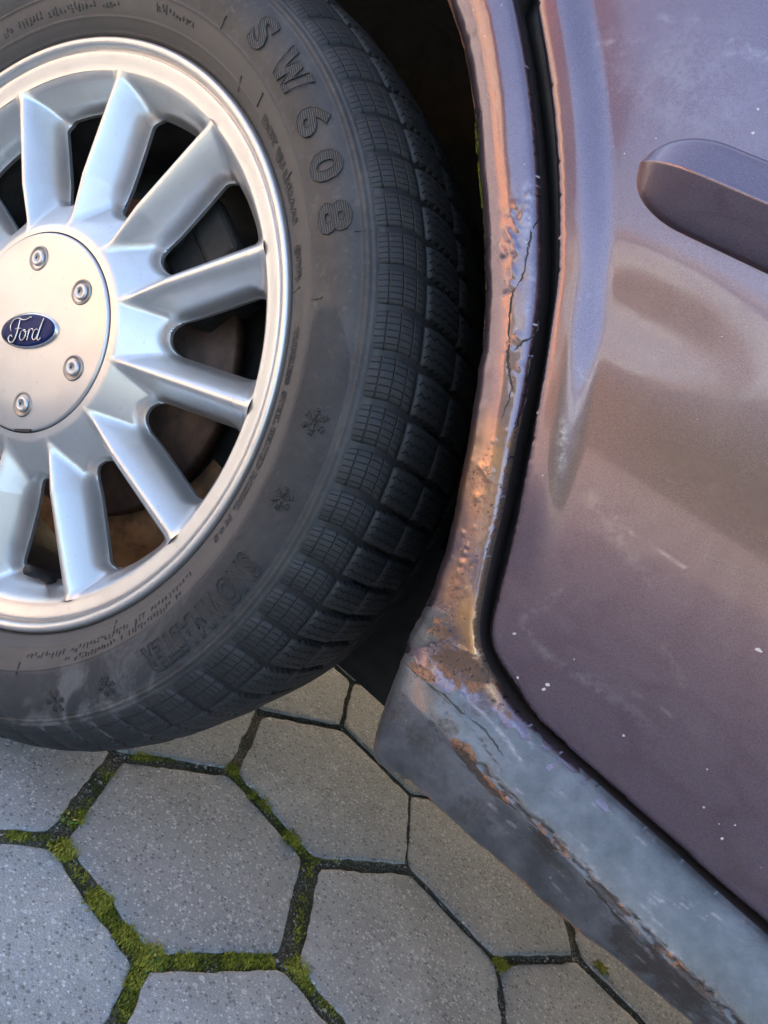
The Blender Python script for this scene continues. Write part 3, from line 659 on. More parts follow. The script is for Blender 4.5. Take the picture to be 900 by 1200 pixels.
def pseudo_row(ac0, ac1, rb, h, seed, name='sidewall_lettering'):
    """small moulded print too worn to read"""
    r = random.Random(seed); parts = []; a = ac0
    while a > ac1:
        w = r.uniform(.6, 1.0) * h * .55; 
        for _ in range(r.choice((2, 3))):
            x0 = r.uniform(-.5, .3) * w; y0 = r.uniform(0, .6) * h
            v, f = box((x0, y0 + h * .2, 0), (w * .3, h * r.uniform(.25, .7), .0006)) if r.random() < .6 else box((0, y0, 0), (w * .9, h * .16, .0006))
            parts.append((on_side(v, a, rb, .0003), f))
        a -= math.degrees(h * (.8 if r.random() < .86 else 1.9) / rb)
    V, Fs = merge(parts); mesh_obj(name, V, Fs, M['rubber'], wheel, smooth=False)
pseudo_row(95.4, 84.8, .2335, .0042, 5)
pseudo_row(-13, -51, .2305, .0042, 1); pseudo_row(-16, -42, .2365, .0036, 2); pseudo_row(140, 104, .2305, .0046, 3)
for ac, rb, s in ((16.0, .2600, .0082), (5.4, .2590, .0072), (-33.7, .2630, .0070), (-43.8, .2635, .0080)):
    parts = []
    for k in range(6):
        c, sn = math.cos(k * PI / 3), math.sin(k * PI / 3)
        def R_(x, y): return (x * c - y * sn, x * sn + y * c, 0)
        parts.append(tube([R_(0, 0), R_(s, 0)], .00055, 5))
        for f in (.45, .72):
            parts.append(tube([R_(s * f, 0), R_(s * (f + .22), s * .2)], .00045, 5)); parts.append(tube([R_(s * f, 0), R_(s * (f + .22), -s * .2)], .00045, 5))
    V, Fs = merge(parts); mesh_obj('snowflake_mark', on_side(V, ac, rb, .0004), Fs, M['print'], wheel)
for ac, r0 in ((66, .2330), (52, .2300), (32, .2455), (34.5, .2255), (8.5, .2275), (-26, .2355), (-31, .228), (-52, .2405), (40, .274), (80, .246), (72, .2275)):   # moulding marks
    v, f = box((0, 0, 0), (.0009, .0085, .0009)); mesh_obj('moulding_nib', on_side(v, ac, r0, .0004), f, M['rubber'], wheel, smooth=False)

# ------------------------------------------------------------------ body side
LIPPX = [(524, 0), (541, 50), (553, 110), (560, 180), (566, 260), (568, 330), (566, 390), (560, 440), (551, 500), (540, 560), (527, 620), (512, 675), (495, 715), (480, 745), (470, 775), (456, 815), (446, 850), (444, 872), (452, 890), (473, 915), (510, 950), (570, 1003), (650, 1075), (720, 1130), (793, 1190)]
GAPPX = [(606, 0), (618, 60), (628, 130), (634, 200), (637, 280), (636, 340), (630, 400), (622, 450), (612, 500), (602, 550), (592, 600), (580, 650), (570, 695), (564, 730), (564, 750), (568, 768), (578, 790), (596, 818), (618, 843), (656, 878), (706, 923), (776, 985), (836, 1040), (896, 1093)]
DOORPX = [(627, 0), (638, 60), (648, 130), (654, 200), (656, 280), (653, 340), (645, 400), (637, 450), (628, 500), (618, 550), (607, 600), (594, 650), (583, 690), (574, 725), (572, 745), (576, 762), (586, 782), (603, 806), (622, 837), (657, 872), (707, 917), (777, 979), (837, 1034), (897, 1085)]
CRACKPX = [(470, 776), (500, 800), (530, 862), (545, 885), (580, 913), (640, 975), (700, 1035), (780, 1115), (863, 1196)]
def xz(px, y): return np.array([at(a, b, y)[[0, 2]] for a, b in px])
XF, ZT, XR = 1.25, .93, -.95
lip = xz(LIPPX, .0055); sb = np.where(lip[:, 0] > .40)[0]
lip[sb] = xz([LIPPX[i] for i in sb], -.010)
zsb = lip[-1, 1]
arc = np.array([(.355 * math.cos(a), ZC + .355 * math.sin(a)) for a in np.radians(np.linspace(178, 66, 22))])
arc[:, 0] *= 1; LIP = np.vstack([[(-.40, .24), (-.372, .262)], arc, catmull(lip, 6), [(.8, zsb + .002), (XF, zsb + .004)]])
gap = xz(GAPPX, .002); GAP = np.vstack([[(.196, ZT), (.198, .8), (.203, .72), (.213, .665)], catmull(gap, 6), [(.8, gap[-1, 1]), (XF, gap[-1, 1])]])
door = xz(DOORPX, -.001); DOOR = np.vstack([[(.206, ZT), (.208, .8), (.213, .72), (.223, .665)], catmull(door, 6), [(.8, door[-1, 1]), (XF, door[-1, 1])]])
CRACK = xz(CRACKPX, -.012)
_n = np.arange(len(LIP)); LIP[26:-2] += ((np.stack([vnoise(_n * .9, _n * 0., 5), vnoise(_n * .9, _n * 0. + 7, 9)], 1) - .5) * .0011)[26:-2]
QP = np.vstack([[(XR, ZT), (XR, .24)], LIP, GAP[::-1]])
DP = np.vstack([DOOR, [(XF, ZT)]])
_cd = catmull(np.vstack([CRACK[2:], [(.8, .27), (XF, .27)]]), 6)
def crease_z(x): return np.interp(x, _cd[:, 0], _cd[:, 1])

_pd = np.linspace(0, .1, 401); _pv = np.interp(_pd, [0, .0025, .006, .012, .019, .027, .038, .055, .09], [.0045, .0005, -.0036, -.0070, -.0080, -.0066, -.0035, -.0002, .001])
_kk = np.exp(-np.linspace(-2.2, 2.2, 41) ** 2); _kk /= _kk.sum(); _pv = np.convolve(np.pad(_pv, 20, 'reflect', reflect_type='odd'), _kk, 'valid')
def quarter_y(x, z, dl, dg):
    P = np.interp(dl, _pd, _pv)
    if False: np.interp(dl, [0, .0025, .006, .012, .019, .027, .038, .055, .09], [.0035, -.0005, -.0042, -.0072, -.0076, -.0062, -.0035, -.0002, .001])
    bz = np.interp(x, LIP[30:, 0], LIP[30:, 1]); gz = np.interp(x, GAP[8:, 0], GAP[8:, 1]); gz = np.minimum(gz, .32); cz = np.maximum(crease_z(x), bz + .015)
    up = np.clip((z - cz) / np.maximum(gz - cz, .01), 0, 1); lo = np.clip((cz - z) / np.maximum(cz - bz, .01), 0, 1)
    S = np.where(z > cz, -.0165 + .0145 * up ** 1.15, -.0165 + .006 * lo + .003 * lo ** 4)
    w = sstep(.35, .285, z - .35 * np.maximum(0, x - .40)) ; w = np.where(x > .5, 1, w)
    w = w * sstep(.362, .40, x + .0 * z); w = np.where((x < 0), 0, w)
    y = P * (1 - w) + S * w
    rg = .0042; q = np.clip(rg - dg, 0, rg); y = y + (rg - np.sqrt(np.maximum(rg * rg - q * q, 0)))
    q = np.clip(.003 - dl, 0, .003); y = y + (.003 - np.sqrt(np.maximum(.003 ** 2 - q * q, 0))) * .8
    return y
def door_y(x, z, dd):
    d_ = z - .46; y = .3 * d_ ** 2 / (1 + (d_ / .22) ** 2) - .004
    up = sstep(.36, .42, z); y = y - .0032 * up * (1 - sstep(.010, .026, dd)) - .0022 * np.exp(-((dd - .013) / .006) ** 2) * 0
    rg = .0026; q = np.clip(rg - dd, 0, rg); y = y + (rg - np.sqrt(np.maximum(rg * rg - q * q, 0)))
    y = y + .0012 * np.exp(-(((x - .375) / .05) ** 2 + ((z - .50) / .022) ** 2))       # shallow dent below the strip
    return y
def graded(lo, a, b, hi, fine, n1, n2):
    return np.unique(np.round(np.concatenate([a - np.linspace(0, 1, n1)[1:][::-1] ** 1.6 * (a - lo), np.arange(a, b, fine), b + np.linspace(0, 1, n2) ** 1.6 * (hi - b)]), 6))
def panel(poly, gx, gz, fy, curves):
    """cloth of small quads inside poly, its rim snapped onto the outline and folded inwards"""
    X, Z = np.meshgrid(gx, gz, indexing='ij'); nx, nz = X.shape
    hx = np.gradient(gx)[:, None] * np.ones((1, nz)); hz = np.gradient(gz)[None, :] * np.ones((nx, 1)); cell = np.minimum(np.maximum(hx, hz), .03)
    cl = np.vstack([poly, poly[:1]])
    def sdf(x, z): d = polydist(x, z, cl); return np.where(inside(x, z, poly), d, -d)
    ins = inside(X, Z, poly); cand = ins.copy()
    for _ in range(2):
        cand[1:] |= cand[:-1].copy(); cand[:-1] |= cand[1:].copy(); cand[:, 1:] |= cand[:, :-1].copy(); cand[:, :-1] |= cand[:, 1:].copy()
    d = np.full(X.shape, -1.0); d[cand] = sdf(X[cand], Z[cand]); e = 1e-5; ci = np.where(cand & (np.abs(d) < cell * 1.2)); near = np.zeros(X.shape, bool)
    gx_ = (sdf(X[ci] + e, Z[ci]) - d[ci]) / e; gz_ = (sdf(X[ci], Z[ci] + e) - d[ci]) / e
    near[ci] = np.abs(d[ci]) < .52 * (np.abs(gx_) * np.minimum(hx[ci], .03) + np.abs(gz_) * np.minimum(hz[ci], .03)); ix = np.where(near)
    for it in range(3):
        x, z = X[ix], Z[ix]; dn = sdf(x, z); e = 1e-5; gxn = (sdf(x + e, z) - dn) / e; gzn = (sdf(x, z + e) - dn) / e; L = np.maximum(gxn ** 2 + gzn ** 2, .3)
        X[ix] = x - dn * gxn / L; Z[ix] = z - dn * gzn / L
    dn = d; dn[ix] = sdf(X[ix], Z[ix]); keep = dn > -cell * .1
    k = keep[:-1, :-1] & keep[1:, :-1] & keep[1:, 1:] & keep[:-1, 1:]
    I = np.arange(nx * nz).reshape(nx, nz); F4 = np.stack([I[:-1, :-1][k], I[1:, :-1][k], I[1:, 1:][k], I[:-1, 1:][k]], 1)
    used = np.unique(F4); mp = -np.ones(nx * nz, int); mp[used] = np.arange(len(used)); F4 = mp[F4]; x = X.ravel()[used]; z = Z.ravel()[used]
    ds = [polydist(x, z, c) for c in curves]; y = fy(x, z, *ds)
    def f(x_, z_): return fy(x_, z_, *[polydist(x_, z_, c) for c in curves])
    return x, y, z, F4, ds, np.maximum(sdf(x, z), 0)
def fold(V, Fs, nrm, depth):
    """return flange along every open edge"""
    cnt = set()
    for f in Fs:
        for a, b in zip(f, tuple(f[1:]) + (f[0],)): cnt.add((a, b))
    bd = [(a, b) for a, b in cnt if (b, a) not in cnt]; ids = {}; V = [tuple(v) for v in V]; Fs = [tuple(f) for f in Fs]
    for a, b in bd:
        for i in (a, b):
            if i not in ids: ids[i] = len(V); V.append((V[i][0], V[i][1] + depth, V[i][2]))
        Fs.append((b, a, ids[a], ids[b]))
    return V, Fs, ids

def blob(P, cx, cy, rx, ry, rot=0, soft=.5, nz=.35, seed=1):
    a = math.radians(rot); dx = P[:, 0] - cx; dy = P[:, 1] - cy
    u = (dx * math.cos(a) + dy * math.sin(a)) / rx; v = (-dx * math.sin(a) + dy * math.cos(a)) / ry
    d = np.sqrt(u * u + v * v) + (fbm(P[:, 0] / 22 + seed, P[:, 1] / 22, seed) - .5) * 2 * nz
    return 1 - sstep(1 - soft, 1 + soft * .4, d)
def line_mask(P, pts, w, jitter=0, seed=2):
    Q = P + (np.stack([fbm(P[:, 0] / 14, P[:, 1] / 14, seed), fbm(P[:, 0] / 14 + 50, P[:, 1] / 14, seed)], 1) - .5) * 2 * jitter
    d = polydist(Q[:, 0], Q[:, 1], np.array(pts, float)); return np.exp(-(d / w) ** 2)

# quarter panel and sill come from one pressed sheet, then part along the seam
gx = np.unique(np.concatenate([graded(XR, .17, .63, XF, .0010, 22, 16), np.arange(-.42, .165, .006)])); gz = graded(.236, .237, .645, ZT, .0010, 2, 14)
x, y, z, F4, (dl, dg), dsd = panel(QP, gx, gz, quarter_y, [LIP, GAP])
P0 = to_px(np.stack([x, y, z], 1))
# blisters, cracks and flaking of the rusted arch
bl = np.zeros(len(x))
for cx, cy, r, h in [(603, 292, 7, 1.5), (598, 278, 6, 1.2), (594, 270, 5, 1.0), (590, 296, 6, 1.3), (585, 290, 5, .9), (602, 283, 5, 1.0), (600, 315, 5, 1.2), (601, 322, 6, 1.2), (596, 333, 7, 1.4), (603, 262, 6, 1), (598, 250, 5, .8), (607, 268, 5, .9), (592, 340, 5, .8), (597, 410, 5, .8), (565, 550, 4, .9), (570, 556, 4, 1), (576, 553, 4, .9), (571, 562, 4, .8), (563, 546, 4, .8), (579, 517, 4, .6), (559, 583, 5, .8), (545, 648, 4, .8), (542, 660, 5, 1), (540, 672, 6, 1.2), (543, 680, 5, 1.1), (538, 686, 5, 1), (545, 692, 5, .9), (540, 698, 5, .7), (575, 560, 5, .7), (548, 640, 4, .7), (614, 250, 6, .9), (612, 258, 6, .9), (617, 240, 5, .8), (620, 228, 5, .7), (606, 240, 6, .7), (607, 395, 6, .8), (610, 430, 6, .9), (600, 440, 5, .6)]:
    d = np.hypot(P0[:, 0] - cx, (P0[:, 1] - cy) * .9); bl += h * np.clip(1 - (d / (r * 1.15)) ** 2, 0, 1) ** 1.5
rng2 = np.random.default_rng(4)
for _ in range(70):
    cx, cy = 575 + rng2.normal() * 26, rng2.choice([rng2.uniform(230, 330), rng2.uniform(500, 700)]); r = rng2.uniform(2, 4)
    if cy > 600: cx -= 30
    d = np.hypot(P0[:, 0] - cx, P0[:, 1] - cy); bl += rng2.uniform(.2, .5) * np.clip(1 - (d / r) ** 2, 0, 1) ** 1.5
cr = np.zeros(len(x))
for pts, w in [([(634, 255), (624, 268), (620, 285), (617, 300), (613, 322), (606, 335)], 1.4), ([(597, 402), (595, 415), (596, 430), (599, 446), (600, 460)], 1.6), ([(628, 368), (630, 380), (626, 392), (612, 402), (602, 410)], 1.2), ([(606, 335), (598, 345), (596, 360)], 1.0), ([(624, 405), (619, 425), (616, 450)], 1.0)]: cr = np.maximum(cr, line_mask(P0, pts, w, 2.5, 7))
seamcrack = line_mask(P0, [(530, 860), (536, 875), (556, 893), (580, 915), (610, 946), (640, 977), (700, 1037), (780, 1117), (870, 1203)], 2.4, 6, 9) * (.25 + 1.2 * fbm(P0[:, 0] / 7, P0[:, 1] / 7, 91)); seamcrack = np.clip(seamcrack, 0, 1)
scab = blob(P0, 545, 880, 22, 7, 48, .4, .4, 4)
y = y - .0006 * bl + .0003 * cr + .0012 * seamcrack * sstep(.40, .43, x) - .0015 * scab
vis = (P0[:, 0] > 300) & (P0[:, 1] > -60)
wav = (fbm(P0[:, 0] / 26, P0[:, 1] / 26, 31) - .5); roughz = np.maximum(blob(P0, 600, 290, 45, 95, 8, .6, .3, 3), np.maximum(blob(P0, 555, 620, 40, 110, 14, .6, .3, 4), blob(P0, 560, 800, 90, 80, 0, .6, .3, 5)))
y = y - .0006 * wav * roughz * sstep(0, .004, dsd)
rust = np.zeros(len(x)); prim = np.zeros(len(x)); dirt = np.zeros(len(x))
for a in [(563, 580, 30, 75, 12, .8, .45, 1, .44), (548, 650, 24, 60, 20, .7, .4, 2, .42), (522, 735, 26, 40, 30, .5, .4, 5, .5), (498, 790, 30, 10, 32, .5, .5, 6, .6), (545, 880, 26, 8, 48, .5, .5, 7, .8), (535, 690, 20, 40, 25, .6, .3, 8, .5), (607, 405, 8, 30, 5, .5, .4, 9, .25), (575, 920, 44, 6, 45, .6, .6, 12, .6), (640, 978, 40, 5, 45, .6, .8, 14, .5), (720, 1056, 46, 5, 45, .6, .8, 15, .45), (810, 1148, 60, 6, 45, .6, .8, 16, .5), (540, 785, 50, 24, 32, .6, .5, 17, .66), (590, 830, 30, 10, 45, .7, .6, 19, .45), (760, 1165, 80, 8, 40, .6, .6, 18, .5)]:
    rust = np.maximum(rust, a[8] * blob(P0, *a[:8]))
lipedge = np.exp(-(dl / .0022) ** 2); rust = np.maximum(rust, .62 * lipedge * (.5 + fbm(P0[:, 0] / 9, P0[:, 1] / 9, 8)) * (z > .28))
rust = np.maximum(rust, .6 * np.exp(-(dl / .004) ** 2) * (z < .28) * (.35 + fbm(P0[:, 0] / 9, P0[:, 1] / 9, 28))); rust = np.maximum(rust, .7 * np.exp(-(dg / .003) ** 2) * sstep(440, 520, P0[:, 1]) * (P0[:, 1] < 760) * (.4 + fbm(P0[:, 0] / 9, P0[:, 1] / 9, 18)))
seam_v = (P0[:, 1] - 770) - (P0[:, 0] - 470) * .62       # below the step line the sill wears grey stone-chip coat
prim = np.maximum(prim, sstep(-14, 18, seam_v + (fbm(P0[:, 0] / 18, P0[:, 1] / 18, 13) - .5) * 50) * (P0[:, 0] > 380))
prim = np.maximum(prim, .75 * blob(P0, 505, 735, 26, 34, 30, .5, .35, 22)); prim = np.where(x > .62, 1, prim)
prim = prim * (1 - .9 * blob(P0, 595, 838, 20, 12, 45, .3, .3, 23)) * (1 - .9 * (np.hypot(P0[:, 0] - 644, P0[:, 1] - 899) < 5)) * (1 - .8 * blob(P0, 707, 945, 14, 4, 40, .3, .5, 24))
for a in [(560, 830, 48, 20, 28, .6, .5, 31, .5), (520, 800, 26, 12, 30, .6, .5, 32, .45), (480, 800, 20, 26, 0, .7, .5, 33, .4), (780, 1150, 110, 26, 44, .7, .7, 34, .72), (650, 1010, 90, 14, 46, .7, .7, 35, .62), (600, 960, 40, 10, 46, .7, .7, 38, .55), (535, 775, 50, 18, 32, .6, .8, 39, .6), (592, 832, 34, 9, 45, .6, .7, 47, .5), (570, 815, 30, 12, 40, .6, .8, 42, .6), (470, 890, 26, 14, 40, .6, .5, 36, .35), (515, 745, 28, 22, 40, .6, .6, 37, .5), (500, 850, 60, 50, 30, .9, .9, 43, .56), (560, 960, 80, 30, 44, .9, .9, 44, .52), (475, 830, 26, 40, 10, .8, .9, 48, .5), (590, 880, 40, 16, 40, .7, .8, 45, .4), (455, 850, 14, 34, 15, .7, .6, 46, .5)]:
    dirt = np.maximum(dirt, a[8] * blob(P0, *a[:8]))
nn = ((P0[:, 1] - 913) - (P0[:, 0] - 580)) * .707; tt = (P0[:, 0] + P0[:, 1]) * .707
stk = fbm(tt / 46, nn / 5, 77); on = sstep(.405, .43, x) * (z < .31)
dirt = np.maximum(dirt, on * .95 * np.exp(-((nn - 7) / 13) ** 2) * sstep(.42, .66, stk)); dirt = np.maximum(dirt, on * .5 * sstep(0, 20, nn) * sstep(.45, .75, fbm(tt / 30, nn / 14, 78)))
rust = np.maximum(rust, on * .62 * np.exp(-((nn - 3) / 8) ** 2) * sstep(.5, .7, fbm(tt / 22, nn / 5, 79))); rust = np.maximum(rust, on * .5 * np.exp(-(dl / .008) ** 2) * sstep(.45, .65, fbm(tt / 25, nn / 9, 80)))
dirt = np.maximum(dirt, np.maximum(.35 * cr, .85 * seamcrack * sstep(.41, .44, x))); dirt = np.maximum(dirt, .6 * line_mask(P0, [(470, 776), (500, 800), (540, 838), (590, 905)], 2.2, 3, 40))
dirt = np.maximum(dirt, .7 * np.exp(-(dg / .0025) ** 2) * sstep(420, 520, P0[:, 1]) * (P0[:, 1] < 800))
scf = on * .55 * sstep(.66, .74, fbm(tt / 60, nn / 2.6, 81)) * sstep(.45, .6, fbm(tt / 30, nn / 20, 82)); scf = np.maximum(scf, on * .7 * np.exp(-((nn + 4) / 2.5) ** 2) * sstep(.5, .65, fbm(tt / 16, nn / 6, 83)))
scf = np.maximum(scf, .8 * line_mask(P0, [(520, 800), (560, 830), (592, 866), (610, 890)], 2.0, 2, 51)); scf = np.maximum(scf, .6 * blob(P0, 625, 345, 14, 40, 5, .6, .4, 52)); scf = np.maximum(scf, .5 * blob(P0, 620, 245, 12, 40, 8, .6, .5, 53))
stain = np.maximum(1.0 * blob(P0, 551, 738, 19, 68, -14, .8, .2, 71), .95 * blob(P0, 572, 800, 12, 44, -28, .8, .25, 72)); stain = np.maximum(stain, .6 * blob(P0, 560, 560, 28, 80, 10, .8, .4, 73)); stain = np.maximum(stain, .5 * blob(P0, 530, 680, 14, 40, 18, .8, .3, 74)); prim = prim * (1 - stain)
wear = np.stack([rust, prim, dirt], 1); wear[~vis] = np.where(x[~vis, None] > .5, [[0, 1, 0]], [[0, 0, 0]])
scuff = np.stack([scf, np.zeros(len(x)), .25 * np.ones(len(x))], 1)
Vq = np.stack([x, y, z], 1)
# vertex normals of the whole sheet keep the parted pieces seamless
fn = np.cross(Vq[F4[:, 1]] - Vq[F4[:, 0]], Vq[F4[:, 2]] - Vq[F4[:, 0]]); vn = np.zeros_like(Vq)
for k in range(4): np.add.at(vn, F4[:, k], fn)
vn /= np.linalg.norm(vn, axis=1)[:, None] + 1e-15
if vn[:, 1].mean() > 0: vn = -vn; F4 = F4[:, ::-1]
cen = P0[F4].mean(1); below = ((cen[:, 1] - 770) - (cen[:, 0] - 470) * .62 > 0) & (Vq[F4][:, :, 0].mean(1) > .33)
def cut(name, sel, depth, mt):
    F_ = F4[sel]; used = np.unique(F_); mp = -np.ones(len(Vq), int); mp[used] = np.arange(len(used)); F_ = mp[F_]; Vv = Vq[used]; N = vn[used]
    keepfold = (dsd[used] < .0009)
    cnt = set(); fl = [tuple(f) for f in F_]
    for f in fl:
        for a, b in zip(f, f[1:] + f[:1]): cnt.add((a, b))
    Vl = list(map(tuple, Vv)); Nl = list(map(tuple, N)); wl_ = list(wear[used]); sl = list(scuff[used]); tl = list(stain[used, None] * np.ones(3)); ids = {}
    for a, b in [(a, b) for a, b in cnt if (b, a) not in cnt and keepfold[a] and keepfold[b]]:
        q = len(Vl); pa, pb = Vv[a], Vv[b]; no = np.cross(pb - pa, [0, 1, 0]); no = no / (np.linalg.norm(no) + 1e-12); no = -no
        if no @ (Vv[a] - Vv[fl[0][0]]) == 0: pass
        lf = dl[used[a]] < .003; dep = depth if not lf else depth * .8
        Vl += [tuple(pa), tuple(pb), tuple(pb + [0, dep, 0]), tuple(pa + [0, dep, 0])]; Nl += [tuple(no)] * 4
        w0 = np.array([.55 if lf else .1, 0, .5 if lf else .8]); wl_ += [w0] * 4; sl += [np.zeros(3)] * 4; tl += [np.zeros(3)] * 4; fl.append((b if False else q + 1, q, q + 3, q + 2))
    return mesh_obj(name, Vl, fl, mt, car, normals=None, attrs={'wear': wl_, 'scuff': sl, 'stain': tl})
qp = cut('quarter_panel', ~below, .02, M['paint']); qp['label'] = 'blistered and rusting wheel arch edge with flaking aubergine paint'
sl_ = cut('sill', below, .03, M['paint']); sl_['label'] = 'grey worn sill with a rusty cracked seam'

# open cracks in the lifted paint
def surf(px, py, lift):
    k = np.argmin((P0[:, 0] - px) ** 2 + (P0[:, 1] - py) ** 2); q = Vq[k]; b = at(px, py, q[1]); return b + vn[k] * lift
def crack(pts, w, seed):
    r = random.Random(seed); c = catmull(pts, 5); V = []; Fs = []
    c = c + np.array([(r.uniform(-1, 1), r.uniform(-1, 1)) for _ in c])
    for i, (a, b) in enumerate(c):
        t = c[min(i + 1, len(c) - 1)] - c[max(i - 1, 0)]; n = np.array([-t[1], t[0]]) / (np.linalg.norm(t) + 1e-9); f = 1.7 * w * r.uniform(.35, 1) * min(1, 4 * i / len(c) + .15, 4 * (1 - i / len(c)) + .1)
        V += [tuple(surf(a + n[0] * f, b + n[1] * f, .0002)), tuple(surf(a - n[0] * f, b - n[1] * f, .0002))]
    for i in range(len(c) - 1): Fs.append((2 * i, 2 * i + 1, 2 * i + 3, 2 * i + 2))
    mesh_obj('paint_crack', V, Fs, M['darkhole'], qp)
for k, (pts, w) in enumerate([([(634, 255), (624, 268), (620, 285), (617, 300), (613, 322), (606, 335)], 1.0), ([(597, 402), (595, 415), (596, 430), (599, 446), (600, 456)], 1.2), ([(628, 368), (630, 380), (626, 392), (612, 402), (602, 410)], .9), ([(606, 335), (600, 345), (598, 360), (596, 385), (597, 402)], .7), ([(600, 456), (594, 475), (588, 490)], .6), ([(500, 800), (520, 815), (545, 838)], 1.0), ([(548, 840), (565, 852), (580, 872), (590, 886)], .8), ([(626, 405), (621, 425), (617, 450)], .8), ([(619, 455), (612, 480), (607, 500)], .8)]): crack(pts, w, k)

# rear door
gx = graded(.2, .215, .64, XF, .0017, 5, 16); gz = graded(.29, .295, .66, ZT, .0017, 3, 14)
x, y, z, F4, (dd,), dsd = panel(DP, gx, gz, door_y, [DOOR])
P0 = to_px(np.stack([x, y, z], 1)); vis = P0[:, 1] > -100
sc = .9 * blob(P0, 658, 522, 7, 38, 3, .5, .3, 61); sc = np.maximum(sc, .25 * line_mask(P0, [(650, 560), (648, 600)], 3, 2, 62))
for pts, w, k in [([(617, 715), (614, 730), (620, 745), (640, 768), (668, 785), (700, 808)], 5, .45), ([(655, 690), (640, 705), (622, 718)], 6, .3), ([(720, 608), (800, 664)], 1.2, .8), ([(690, 585), (720, 625), (760, 680)], 9, .3), ([(640, 770), (700, 800), (760, 850)], 7, .3), ([(674, 430), (684, 442), (690, 446)], 2, .7), ([(745, 810), (790, 840)], 1.2, .6), ([(700, 50), (720, 48)], 3, .6), ([(775, 20), (790, 25)], 4, .6), ([(860, 45), (900, 70)], 6, .5), ([(850, 60), (880, 65)], 4, .5), ([(790, 20), (815, 24)], 3, .4), ([(720, 65), (760, 62)], 2, .35), ([(675, 350), (700, 345)], 3, .3), ([(780, 760), (800, 800)], 5, .25), ([(830, 568), (842, 576)], 2, .9)]: sc = np.maximum(sc, k * line_mask(P0, pts, w, 4, 63))
sc = np.maximum(sc, .22 * blob(P0, 800, 90, 120, 70, 20, .8, .6, 64))
ch = np.zeros(len(x))
for cx, cy, r in [(642, 803, 3.4), (638, 808, 2.2), (892, 766, 2.8), (888, 762, 2), (604, 742, 2), (690, 826, 1.8), (800, 676, 1.6), (811, 688, 1.8), (700, 455, 1.2)]: ch = np.maximum(ch, 1 - sstep(r * .6, r * 1.2, np.hypot(P0[:, 0] - cx, P0[:, 1] - cy)))
wr = np.zeros((len(x), 3)); low = np.exp(-(dd / .002) ** 2); wr[:, 2] = .55 * low * sstep(600, 700, P0[:, 1])
scu = np.stack([sc, ch, np.ones(len(x))], 1); Vd = np.stack([x, y, z], 1)
fn = np.cross(Vd[F4[0, 1]] - Vd[F4[0, 0]], Vd[F4[0, 2]] - Vd[F4[0, 0]])
if fn[1] > 0: F4 = F4[:, ::-1]
Vl, fl, ids = fold(Vd, F4.tolist(), None, .014); wr = np.vstack([wr, np.tile([0, 0, .9], (len(ids), 1))]); scu = np.vstack([scu, np.zeros((len(ids), 3))])
dr = mesh_obj('rear_door', Vl, fl, M['paint'], car, attrs={'wear': wr, 'scuff': scu, 'stain': np.zeros((len(Vl), 3))})

# rub strip on the door: wedge section with a rounded nose
sec = [(.006, .5795), (-.008, .5796), (-.0132, .5783), (-.0156, .5710), (-.0177, .5640), (-.0182, .5622), (-.0172, .5600), (-.0105, .5485), (-.0065, .5432), (-.002, .5415), (.006, .5412)]
sec = catmull(sec, 3); xs = np.concatenate([.3335 + .05 * np.linspace(0, 1, 22) ** 2.0, np.linspace(.40, XF, 12)]); V = []; Fs = []; m = len(sec)
for X_ in xs:
    t = np.clip((X_ - .3335) / .034, 0, 1); k = math.sqrt(max(0, 1 - (1 - t) ** 2)); ky = .35 + .65 * k if t > 0 else .3
    zc = .5595
    for sy, sz in sec: V.append((X_, .004 + (sy - .004) * (ky if t > 0 else .0) if sy < .004 else sy, zc + (sz - zc) * max(k, .02)))
for i in range(len(xs) - 1):
    for k in range(m - 1): Fs.append((i * m + k, (i + 1) * m + k, (i + 1) * m + k + 1, i * m + k + 1))
V = np.array(V); Fs = outward(V, Fs)
o = mesh_obj('rub_strip', V, Fs, M['paint'], dr, attrs={k_: np.zeros((len(V), 3)) for k_ in ('wear', 'scuff', 'stain')})
lo_seam = [(X_, -.0008, .5404) for X_ in np.linspace(.352, XF, 24)]; V, Fs = tube(lo_seam, .0011, 6); mesh_obj('strip_seal', V, Fs, M['seal'], dr)

# black weather seal deep in the shut line, wheelhouse, underbody
def ribbon(curve, y0, y1, off):
    V = []; Fs = []
    for i, (a, b) in enumerate(curve): V += [(a, y0, b), (a, y1, b)]
    for i in range(len(curve) - 1): Fs.append((2 * i, 2 * i + 2, 2 * i + 3, 2 * i + 1))
    return V, Fs
mid = []
for q in GAP: 
    k = np.argmin(np.hypot(*(DOOR - q).T)); mid.append((q + DOOR[k]) / 2)
mid = np.array(mid); V, Fs = tube([(a, .0225, b) for a, b in mid[::2]], .0085, 8); mesh_obj('door_seal', V, Fs, M['seal'], car)
V, Fs = lathe([(.013, .362), (.03, .372), (.26, .372), (.262, .1)], 60, math.radians(-3), math.radians(192), False); o = mesh_obj('wheelhouse', V, Fs, M['liner'], car); o.location = (0, 0, ZC)
